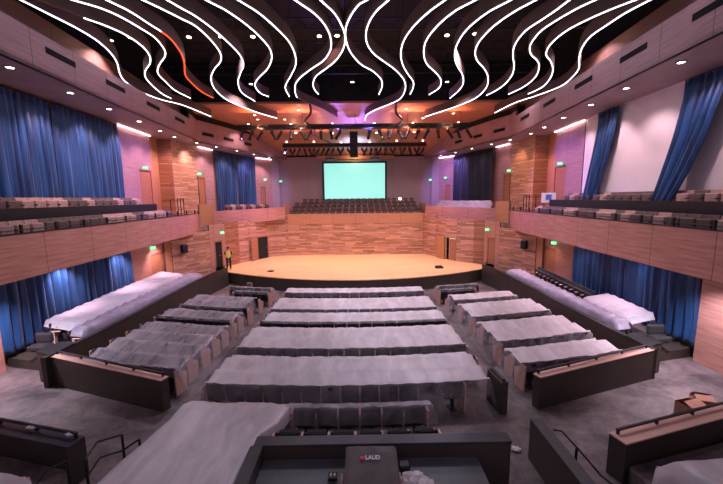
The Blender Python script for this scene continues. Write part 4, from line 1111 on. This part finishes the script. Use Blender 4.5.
# ------------------------------------------------------------------ parapets
def parapet(label, p0, p1, h, thick, cap=True, rail=True, zb=None):
    d = Vector((p1[0]-p0[0], p1[1]-p0[1])); L = d.length; ang = math.atan2(d.y, d.x)
    z = min(fl(p0[1]), fl(p1[1]))-.02 if zb is None else zb
    t = thing('parapet_wall', label, 'low wall', (p0[0], p0[1], z), ang)
    mb = MB(); mb.box(0, L, 0, thick, 0, h); mb.build('wall_body', M['dark_wall'], t)
    if cap == 2:
        mb = MB(); mb.box(0, L, 0, thick, h, h+.03, .008); mb.build('cap', M['booth_top'], t)
    elif cap:
        mb = MB(); mb.box(-.01, L+.01, -.01, thick+.01, h, h+.035, .008); mb.build('cap', M['cap'], t, label='pinkish wooden cap')
    if rail:
        n = max(2, int(L/1.15)+1)
        yy = thick*.75
        for i in range(n):
            x = .12+(L-.24)*i/(n-1); mb = MB(); mb.box(x-.025, x+.025, yy-.025, yy+.025, h+.03, h+.13); mb.build('rail_post', M['black'], t)
        mb = MB(); mb.box(.08, L-.08, yy-.035, yy+.035, h+.12, h+.16, .01); mb.build('hand_rail', M['black'], t)
    return t
parapet('dark brown low wall with wood cap and black rail in front of the left side seats', (-10.1, 10.7), (-5.42, 9.05), 1.03, .24)
parapet('dark brown low wall with wood cap and black rail in front of the right side seats', (5.42, 8.9), (10.1, 10.5), 1.03, .24)
parapet('dark low wall with black top and rail at the left edge of the foreground', (-12.6, 8.05), (-5.83, 6.42), .98, .36, 2, True)
parapet('dark low wall with wood cap and rail at the right edge, cardboard box behind it', (5.77, 6.26), (12.6, 8.1), .98, .36)
for s in (-1, 1):
    side = 'left' if s < 0 else 'right'
    mb = MB(); y_ = 6.40 if s < 0 else 6.24
    mb.prism([MX(q, s) for q in [(-5.86, y_), (-12.6, y_+1.62), (-13.6, 8.2), (-13.6, 2.2), (-5.86, 2.2)]], .1, .90); struct(mb.build('floor', M['floor']))
    mb = MB(); mb.prism([MX(q, s) for q in [(-5.45, 5.9), (-5.86, 5.9), (-5.86, 2.2), (-5.45, 2.2)]], .1, .68); struct(mb.build('floor', M['floor']))
    rows = []
    for k in range(13):
        y = 5.55-.28*k; r = []
        for i in range(-2, 20):
            x = 5.74+.24*max(i, 0) if i > 0 else 5.74-.04*abs(i); dz = 0 if i > 0 else (-.03, -.35, -.7)[-i]
            z = .9+1.0+dz+.045*math.cos(k*2*PI/3.3)+.05*noise.noise(Vector((x*1.7, y*1.5, s*7)))+(-.45 if k == 0 else 0)
            r.append((s*(x+.12*k*.3)-s*8, y+.02*(x-5.6)**2-4, z-.9))
        rows.append(r)
    mb = MB(); mb.grid(rows)
    tag(mb.build('plastic_sheet', M['plastic'], None, (s*8, 4, .9), smooth=True), 'plastic sheet at the bottom %s corner of the view, on the raised rear tier' % side, 'plastic sheet')
    for k in range(5):
        place(s*(6.12+.56*k), 0, 'black theatre seat under the sheet in the bottom %s corner' % side, 'seats in the bottom %s corner' % side, (1 if s < 0 else -1) if k == 0 else 0, 5.30+.015*k, 0, .90)
# end returns of terrace walls
for s in (-1, 1):
    side = 'left' if s < 0 else 'right'
    a, b = MX((-10.75, 10.95), s), MX((-9.95, 10.7), s)
    if s > 0: a, b = b, a
    mb = MB(); mb.prism([MX(q, s) for q in [(-10.75, 10.95), (-10.0, 10.66), (-10.02, 11.6), (-10.6, 11.75)]], .2, 1.40); struct(mb.build('wall_'+side, M['dark_wall']))
    mb = MB(); mb.prism([MX(q, s) for q in [(-10.77, 10.94), (-9.98, 10.64), (-10.0, 11.6), (-10.6, 11.77)]], 1.40, 1.43); struct(mb.build('trim_13', M['black']))
    mb = MB(); mb.prism([MX(q, s) for q in [(-10.6, 11.55), (-13.05, 12.1), (-13.05, 12.7), (-10.6, 12.2)]], .2, .66); struct(mb.build('trim_11', M['dark_wall']))

t = thing('stub_wall', 'short freestanding dark wall beside the right aisle', 'low wall', (4.33, 8.72, .38), math.radians(97))
mb = MB(); mb.box(0, .78, -.11, .11, 0, .98, .01); mb.build('wall_body', M['dark_wall'], t)
mb = MB(); mb.box(.05, .73, -.05, .05, .98, 1.03, .01); mb.build('hand_rail', M['black'], t)
t = thing('aisle_wall', 'long dark low wall running toward the camera right of the booth', 'low wall', (4.30, 7.05, .44), math.radians(-90))
mb = MB(); mb.box(0, 3.3, -.12, .14, -.05, .98); mb.build('wall_body', M['dark_wall'], t)
mb = MB(); mb.box(0, 3.3, -.12, .14, .98, 1.01, .005); mb.build('cap', M['booth_top'], t)
# handrails
def rail(label, lines, posts, name='handrail'):
    o = posts[0][0]
    t = thing(name, label, 'handrail', o)
    O = Vector(o)
    for ln in lines:
        mb = MB(); mb.tube([Vector(p)-O for p in ln], .02, 8); mb.build('rail', M['black'], t)
    for a, b in posts:
        mb = MB(); mb.tube([Vector(a)-O, Vector(b)-O], .026, 8); mb.build('post', M['black'], t)
rail('black two-bar handrail beside the left aisle near the foreground sheet', [[(-5.20, 6.10, 1.40), (-5.27, 6.5, 1.46), (-4.90, 6.72, 1.46)], [(-5.20, 6.10, 1.02), (-5.25, 6.5, 1.10), (-4.90, 6.70, 1.10), (-4.52, 6.70, 1.36)]], [((-5.20, 6.10, .48), (-5.20, 6.10, 1.40)), ((-4.90, 6.72, .44), (-4.90, 6.72, 1.46)), ((-4.52, 6.7, .44), (-4.52, 6.7, 1.36))])
rail('black bent handrail fixed to the aisle wall at the lower right', [[(4.44, 6.6, 1.50), (4.60, 6.55, 1.50), (4.74, 6.15, 1.36), (4.85, 5.7, 1.22), (5.0, 5.35, 1.18), (5.05, 5.2, 1.0)]], [((4.70, 6.2, .48), (4.70, 6.2, 1.37)), ((5.05, 5.2, .52), (5.05, 5.2, 1.0))])
rail('short black handrail post at the lower left edge beside the dark wall', [[(-5.70, 5.35, 1.2), (-5.62, 5.75, 1.5), (-5.42, 5.95, 1.5)]], [((-5.42, 5.95, .46), (-5.42, 5.95, 1.5)), ((-5.70, 5.35, .68), (-5.70, 5.35, 1.2))])

# end panels
ep = {}
for o, e in pending:
    if e == 2: continue
    if e not in ep:
        end_panel(o, e); ep[e] = [c for c in o.children if c.name.startswith('end_panel')][0].data
    else:
        c = bpy.data.objects.new('end_panel', ep[e]); C.objects.link(c); c.parent = o

# ------------------------------------------------------------------ control booth
t = thing('control_booth', 'dark control booth walls and grey counter in the centre foreground', 'booth', (.7, 5.98, .445))
mb = MB(); mb.box(-2.58, 2.68, .28, .5, -.03, 1.03); mb.box(-2.62, -2.42, -2.4, .28, -.03, 1.03); mb.build('wall_body', M['dark_wall'], t)
mb = MB(); mb.box(-2.60, 2.70, .26, .54, 1.03, 1.08, .01); mb.box(-2.66, -2.40, -2.4, .27, 1.03, 1.08, .01); mb.build('cap', M['booth_top'], t)
mb = MB(); mb.box(-2.41, 1.98, -1.1, .27, .70, .76, .01); mb.build('counter_top', M['counter'], t)
mb = MB(); mb.box(-2.3, -2.2, -1.0, .2, 0, .7); mb.box(1.8, 1.9, -1.0, .2, 0, .7); mb.build('counter_leg', M['black'], t)
zc = 1.21
t = thing('covered_console', 'sound console under a grey nylon cover with a small red and white logo', 'console', (.47, 5.47, zc))
mb = MB(); rows = []
prof = [(-.46, 0.02), (-.48, .10), (-.47, .30), (-.42, .36), (-.1, .46), (.25, .55), (.38, .58), (.42, .5), (.43, .02)]
for i in range(17):
    x = -.50+1.0*i/16; e = .03 if i in (0, 16) else 0
    rows.append([(x*(.96+.03*math.sin(z*9+i)), y, max(.02, z-e+.012*noise.noise(Vector((x*6, y*6, 1))))) for y, z in prof])
mb.grid(rows[::-1])
n = len(prof)
mb.f.append(tuple(range(n))[::-1]); mb.mi.append(0); o_ = n*16; mb.f.append(tuple(range(o_, o_+n))); mb.mi.append(0)
mb.build('cover', M['case_cover'], t)
mb = MB(); mb.box(-.44, .44, -.44, .40, 0, .02); mb.build('console_base', M['cap'], t)
mb = MB(); mb.box(-.54, -.505, -.1, .08, .12, .3, .01); mb.box(.51, .545, -.1, .08, .12, .3, .01); mb.build('side_cheek', M['cap'], t)
sl = math.atan2(.09, .35)
def text(body, size, loc, rot, mat, parent, name='lettering'):
    cu = bpy.data.curves.new(name, 'FONT'); cu.body = body; cu.size = size; cu.extrude = .002; cu.align_x = 'LEFT'; cu.align_y = 'CENTER'; cu.offset = .004
    o = bpy.data.objects.new(name, cu); C.objects.link(o); o.parent = parent; o.location = loc; o.rotation_euler = rot; cu.materials.append(mat); return o
text('LAUD', .105, (-.10, .13, .548), (sl, 0, 0), M['white'], t)
mb = MB(); mb.box(-.20, -.12, .09, .17, .53, .552, .004); mb.build('logo_mark', M['red'], t, label='small red square mark')
# boxes on the counter
t = thing('junction_box', 'small dark open box with lamps on the counter left of the console', 'box', (-.25, 5.75, zc))
mb = MB(); mb.box(-.09, .09, -.08, .08, 0, .07, .01); mb.build('housing', M['black'], t)
mb = MB(); mb.box(-.05, -.02, -.03, .03, .07, .085); mb.box(.02, .05, -.03, .03, .07, .085); mb.build('button', M['cap'], t)
t = thing('monitor_speaker', 'small black cube on the counter right of the console', 'box', (1.13, 5.85, zc))
mb = MB(); mb.box(-.1, .1, -.08, .08, 0, .2, .015); mb.build('housing', M['black'], t)
mb = MB(); mb.box(-.08, .08, -.09, -.078, .02, .18); mb.build('grille', M['fabric'], t)
def crumple(name, label, loc, rx, ry, rz, mat, seed, cat='bag'):
    mb = MB(); rows = []
    for i in range(13):
        th = PI*i/12; r = []
        for j in range(25):
            ph = 2*PI*(j % 24)/24
            d = Vector((math.sin(th)*math.cos(ph), math.sin(th)*math.sin(ph), math.cos(th)))
            k = 1+.55*noise.noise(d*2.3+Vector((seed, 0, 0)))+.3*noise.noise(d*6+Vector((seed, 4, 0)))
            p = Vector((d.x*rx, d.y*ry, d.z*rz))*k
            r.append((p.x, p.y, max(p.z+rz*.8, 0)))
        rows.append(r)
    mb.grid(rows); o = mb.build(name, mat, None, loc); tag(o, label, cat); return o
crumple('plastic_bag', 'crumpled white plastic bag on the counter, upper piece by the small black cube', (1.26, 5.58, zc), .24, .15, .11, M['bag'], 3)
crumple('plastic_bag', 'crumpled white plastic bag on the counter, lower right piece', (1.50, 5.36, zc), .22, .17, .11, M['bag'], 8)
crumple('plastic_scrap', 'small white scrap of plastic on the floor behind the aisle wall', (4.02, 7.3, fl(7.3)+.01), .10, .08, .04, M['bag'], 5, 'scrap')
crumple('plastic_scrap', 'white crumpled scrap lying on the top of the left foreground wall', (-6.0, 6.72, 1.475), .10, .05, .03, M['bag'], 6, 'scrap')
crumple('plastic_scrap', 'bluish crumpled scrap lying on the left foreground wall, further from its end', (-7.05, 6.97, 1.475), .14, .05, .03, M['bag'], 7, 'scrap')

# cardboard boxes
def carton(loc, rz, label, w=.55, d=.4, h=.38, flaps=True):
    t = thing('cardboard_box', label, 'box', loc, rz)
    th = .012
    mb = MB()
    mb.box(-w/2, w/2, -d/2, -d/2+th, 0, h); mb.box(-w/2, w/2, d/2-th, d/2, 0, h); mb.box(-w/2, -w/2+th, -d/2, d/2, 0, h); mb.box(w/2-th, w/2, -d/2, d/2, 0, h); mb.box(-w/2, w/2, -d/2, d/2, 0, th)
    mb.build('carton', M['carton'], t)
    if flaps:
        for sg, a in ((-1, .45), (1, -.5)):
            mb = MB(); mb.box(-w/2, w/2, 0, d*.55, 0, .01); o = mb.build('flap', M['carton'], t); o.location = (0, -d/2 if sg < 0 else d/2, h); o.rotation_euler = (a, 0, 0 if sg < 0 else PI) if sg < 0 else (.7, 0, PI)
carton((9.5, 8.6, fl(8.6)+.01), .25, 'open brown cardboard box behind the right foreground wall, left one', .55, .4, .32)
carton((10.05, 8.8, fl(8.8)+.01), -.35, 'brown cardboard box with raised flap behind the right foreground wall, right one', .42, .36, .34)

# items on stage
t = thing('floor_box', 'small black wedge lying on the right of the stage', 'box', (6.6, 25.9, .96))
mb = MB(); mb.prism([(-.3, -.2), (.3, -.2), (.3, .2), (-.3, .2)], 0, .12); mb.build('housing', M['black'], t)
mb = MB(); mb.box(-.25, .25, -.15, .1, .12, .2, .03); mb.build('lid', M['black'], t)
t = thing('framed_notice', 'small framed white panel leaning on the stage front at the left', 'panel', (-7.6, 23.6, .05), -.3)
mb = MB(); mb.box(-.22, .22, -.02, .02, 0, .5, .01); mb.build('frame', M['cap'], t)
mb = MB(); mb.box(-.17, .17, -.03, -.02, .05, .45); mb.build('face', M['metal'], t)
crumple('rag', 'dark rag on the stage floor near its left front edge', (-6.5, 25.3, .97), .25, .12, .05, M['fabric'], 11, 'rag')
t = thing('choir_lamp', 'small white glowing lamp on the choir seats at the right', 'lamp', (4.9, 37.3, 5.55))
mb = MB(); mb.tube([(0, 0, 0), (0, 0, .75)], .03, 6); mb.build('stand', M['metal'], t)
mb = MB(); mb.tube([(0, 0, .75), (0, 0, .95)], [.12, .08], 10); mb.build('lamp_shade', M['lamp'], t)

# ------------------------------------------------------------------ person by the left stage door
def person():
    px, py, pz = -10.13, 26.45, .96
    t = thing('person', 'person in a yellow vest and dark trousers standing at the left edge of the stage', 'person', (px, py, pz), .3)
    V = [(0,0,.95), (0,0,1.12), (0,.0,1.30), (0,0,1.46), (0,-.01,1.56), (0,-.02,1.66), (0,-.02,1.74),
         (.10,0,.90), (.11,0,.50), (.12,.02,.09), (.13,-.12,.04),
         (-.10,0,.90), (-.12,-.03,.50), (-.13,.0,.09), (-.14,-.14,.04),
         (.19,0,1.42), (.25,.02,1.15), (.26,-.08,.92), (.26,-.12,.82),
         (-.19,0,1.42), (-.25,.02,1.15), (-.26,-.08,.92), (-.26,-.12,.82)]
    Ed = [(0,1),(1,2),(2,3),(3,4),(4,5),(5,6),(0,7),(7,8),(8,9),(9,10),(0,11),(11,12),(12,13),(13,14),(3,15),(15,16),(16,17),(17,18),(3,19),(19,20),(20,21),(21,22)]
    Rr = [(.15,.11),(.14,.10),(.17,.11),(.14,.09),(.055,.055),(.085,.10),(.07,.085),(.095,.095),(.065,.065),(.045,.045),(.045,.035),(.095,.095),(.065,.065),(.045,.045),(.045,.035),(.06,.06),(.045,.045),(.033,.033),(.04,.03),(.06,.06),(.045,.045),(.033,.033),(.04,.03)]
    me = bpy.data.meshes.new('body'); me.from_pydata(V, Ed, [])
    o = bpy.data.objects.new('body', me); C.objects.link(o); o.parent = t
    me.materials.append(M['skin']); 
    md = o.modifiers.new('skin', 'SKIN')
    for i, r in enumerate(Rr): me.skin_vertices[0].data[i].radius = r
    me.skin_vertices[0].data[0].use_root = True
    ss = o.modifiers.new('sub', 'SUBSURF'); ss.levels = 2; ss.render_levels = 2
    def ring(name, mat, prof, cx=0, cy=0):
        mb = MB(); n = 16
        rows = [[(cx+math.cos(a*2*PI/n)*rx, cy+math.sin(a*2*PI/n)*ry, z) for a in range(n+1)] for z, rx, ry in prof]
        mb.grid(rows); return mb.build(name, mat, t, smooth=True)
    ring('vest', M['vest'], [(.93, .17, .125), (1.1, .165, .125), (1.3, .195, .135), (1.42, .19, .12), (1.48, .12, .09), (1.50, .07, .07)])
    mb = MB()
    for sx in (-1, 1):
        pts = [(sx*.09, 0, .98), (sx*.11, -.01, .7), (sx*.115, -.01, .5), (sx*.125, .01, .12)]
        mb.tube(pts, [.11, .095, .08, .07], 12)
    mb.build('trousers', M['trousers'], t, smooth=True)
    mb = MB()
    for sx in (-1, 1): mb.box(sx*.135-.05, sx*.135+.05, -.2, .07, 0, .09, .03)
    mb.build('shoes', M['black'], t)
    ring('hair', M['hair'], [(1.66, .092, .105), (1.72, .098, .11), (1.78, .085, .10), (1.82, .05, .06), (1.83, .002, .002)], 0, .01)
    for sx in (-1, 1):
        mb = MB(); mb.tube([(sx*.19, 0, 1.44), (sx*.25, .02, 1.2)], [.075, .06], 10); mb.build('sleeve', M['trousers'], t, smooth=True)
        # hand with separate fingers
        mb = MB(); hx, hy, hz = sx*.26, -.12, .82
        for k in range(4): mb.tube([(hx-.024+.016*k, hy, hz), (hx-.024+.016*k, hy-.015, hz-.045), (hx-.024+.016*k, hy-.005, hz-.08+.006*abs(k-1.5))], [.009, .008, .006], 6)
        mb.tube([(hx-sx*.03, hy, hz+.02), (hx-sx*.05, hy-.02, hz-.02), (hx-sx*.045, hy-.03, hz-.045)], [.01, .009, .007], 6)
        mb.build('fingers', M['skin'], t, smooth=True)
    mb = MB(); mb.tube([(0, -.11, 1.66), (0, -.135, 1.64)], [.008, .014], 6); mb.build('nose', M['skin'], t)
    mb = MB()
    for sx in (-1, 1): mb.box(sx*.035-.012, sx*.035+.012, -.118, -.105, 1.675, 1.69)
    mb.build('eyes', M['hair'], t)
person()

# ------------------------------------------------------------------ lights of the hall
PUR = (.42, .25, 1.0)
def lamp_area(loc, tgt, e, c, sx, sy, name='flood'):
    l = bpy.data.lights.new(name, 'AREA'); l.shape = 'RECTANGLE'; l.size = sx; l.size_y = sy; l.energy = e; l.color = c
    o = bpy.data.objects.new(name, l); C.objects.link(o); o.location = loc; o.rotation_euler = aim(loc, tgt); return o
# stage wash from the front truss
for x in (-6, -2.2, 2.2, 6): spot((x, 27.3, 11.3), 520, (1, .62, .38), 75, .8, aim((x, 27.3, 11.3), (x*.7, 29.5, 1)), .15)
for x in (-7, 0, 7): spot((x, 26.9, 11.3), 500, (1, .62, .42), 70, .9, aim((x, 26.9, 11.3), (x*.8, 32.6, 3)), .15)
# purple stage lights pointing up at the ceiling and at the side walls
spot((0, 33.6, 10.6), 2400, (.24, .16, 1.0), 120, .9, aim((0, 33.6, 10.9), (0, 30, 13.4)), .2)
spot((0, 36.4, 10.9), 1600, (.15, .35, 1.0), 120, .9, aim((0, 36.4, 11.0), (0, 37.5, 13)), .2)
for s in (-1, 1):
    spot((s*6.8, 34.0, 11.1), 2600, PUR, 70, .8, aim((s*6.8, 34.0, 11.1), (s*11.0, 38.5, 8)), .1)
    spot((s*8.8, 27.3, 11.3), 2600, (.42, .2, 1.0), 60, .9, aim((s*8.8, 27.3, 11.3), (s*14, 23.5, 7.5)), .1)
    spot((s*7.5, 27.2, 11.3), 1500, (.62, .30, 1.0), 60, .9, aim((s*7.5, 27.2, 11.3), (s*12.0, 21.5, 4.6)), .1)
    spot((s*6.5, 27.3, 11.3), 1500, (.7, .35, 1.0), 50, .9, aim((s*6.5, 27.3, 11.3), (s*9.5, 30.5, 5.2)), .1)
for x in (-7.5, -4.2, 4.2, 7.5):  # warm uplights added at the trusses to brighten the orange ceiling
    spot((x, 27.6, 11.9), 480, (1, .42, .25), 150, .9, aim((x, 27.6, 11.9), (x, 27.9, 13.4)), .1)
    spot((x*.8, 34.3, 12.1), 90, (1, .42, .25), 150, .9, aim((x*.8, 34.3, 12.1), (x*.8, 33.5, 13.4)), .1)
for x in (-1.3, 1.3): spot((x, 28.3, 11.7), 620, (.26, .15, 1.0), 120, .9, aim((x, 28.3, 11.7), (x*.7, 26.8, 13.4)), .1)
spot((0, 39.3, 11.3), 120, (1, .6, .25), 140, .9, aim((0, 39.3, 11.3), (0, 40.6, 11.35)), .1)
# added mauve ambient fill, entering through the open rear of the hall
w = bpy.data.worlds.new('World'); sc.world = w; w.use_nodes = True
w.node_tree.nodes['Background'].inputs[0].default_value = (.78, .60, .80, 1); w.node_tree.nodes['Background'].inputs[1].default_value = .42

# lettering becomes plain meshes
bpy.context.view_layer.update()
dg = bpy.context.evaluated_depsgraph_get()
for o in [o for o in C.objects if o.type == 'FONT']:
    me = bpy.data.meshes.new_from_object(o.evaluated_get(dg)); n_ = bpy.data.objects.new('lettering', me); C.objects.link(n_)
    n_.parent = o.parent; n_.location = o.location; n_.rotation_euler = o.rotation_euler
    bpy.data.objects.remove(o)
# ------------------------------------------------------------------ camera
F = 335.0
cam = bpy.data.cameras.new('camera'); co = bpy.data.objects.new('camera', cam); C.objects.link(co)
cam.sensor_fit = 'HORIZONTAL'; cam.sensor_width = 36; cam.lens = 36*F/723
pit = math.atan(44/F); yaw = math.radians(.45); roll = math.radians(-.62)
cy, sy = math.cos(yaw), math.sin(yaw); cp, sp_ = math.cos(pit), math.sin(pit)
f = Vector((sy*cp, cy*cp, -sp_)); r = Vector((cy, -sy, 0)); u = Vector((sy*sp_, cy*sp_, cp))
r2 = r*math.cos(roll)+u*math.sin(roll); u2 = -r*math.sin(roll)+u*math.cos(roll)
m = Matrix((r2, u2, -f)).transposed().to_4x4(); m.translation = Vector((.3, 0, 6.5)); co.matrix_world = m
cam.clip_start = .05; cam.clip_end = 200
sc.camera = co
sc.view_settings.view_transform = 'Standard'; sc.view_settings.look = 'None'; sc.view_settings.gamma = 1; sc.view_settings.exposure = 0.12
sc.view_settings.use_curve_mapping = False
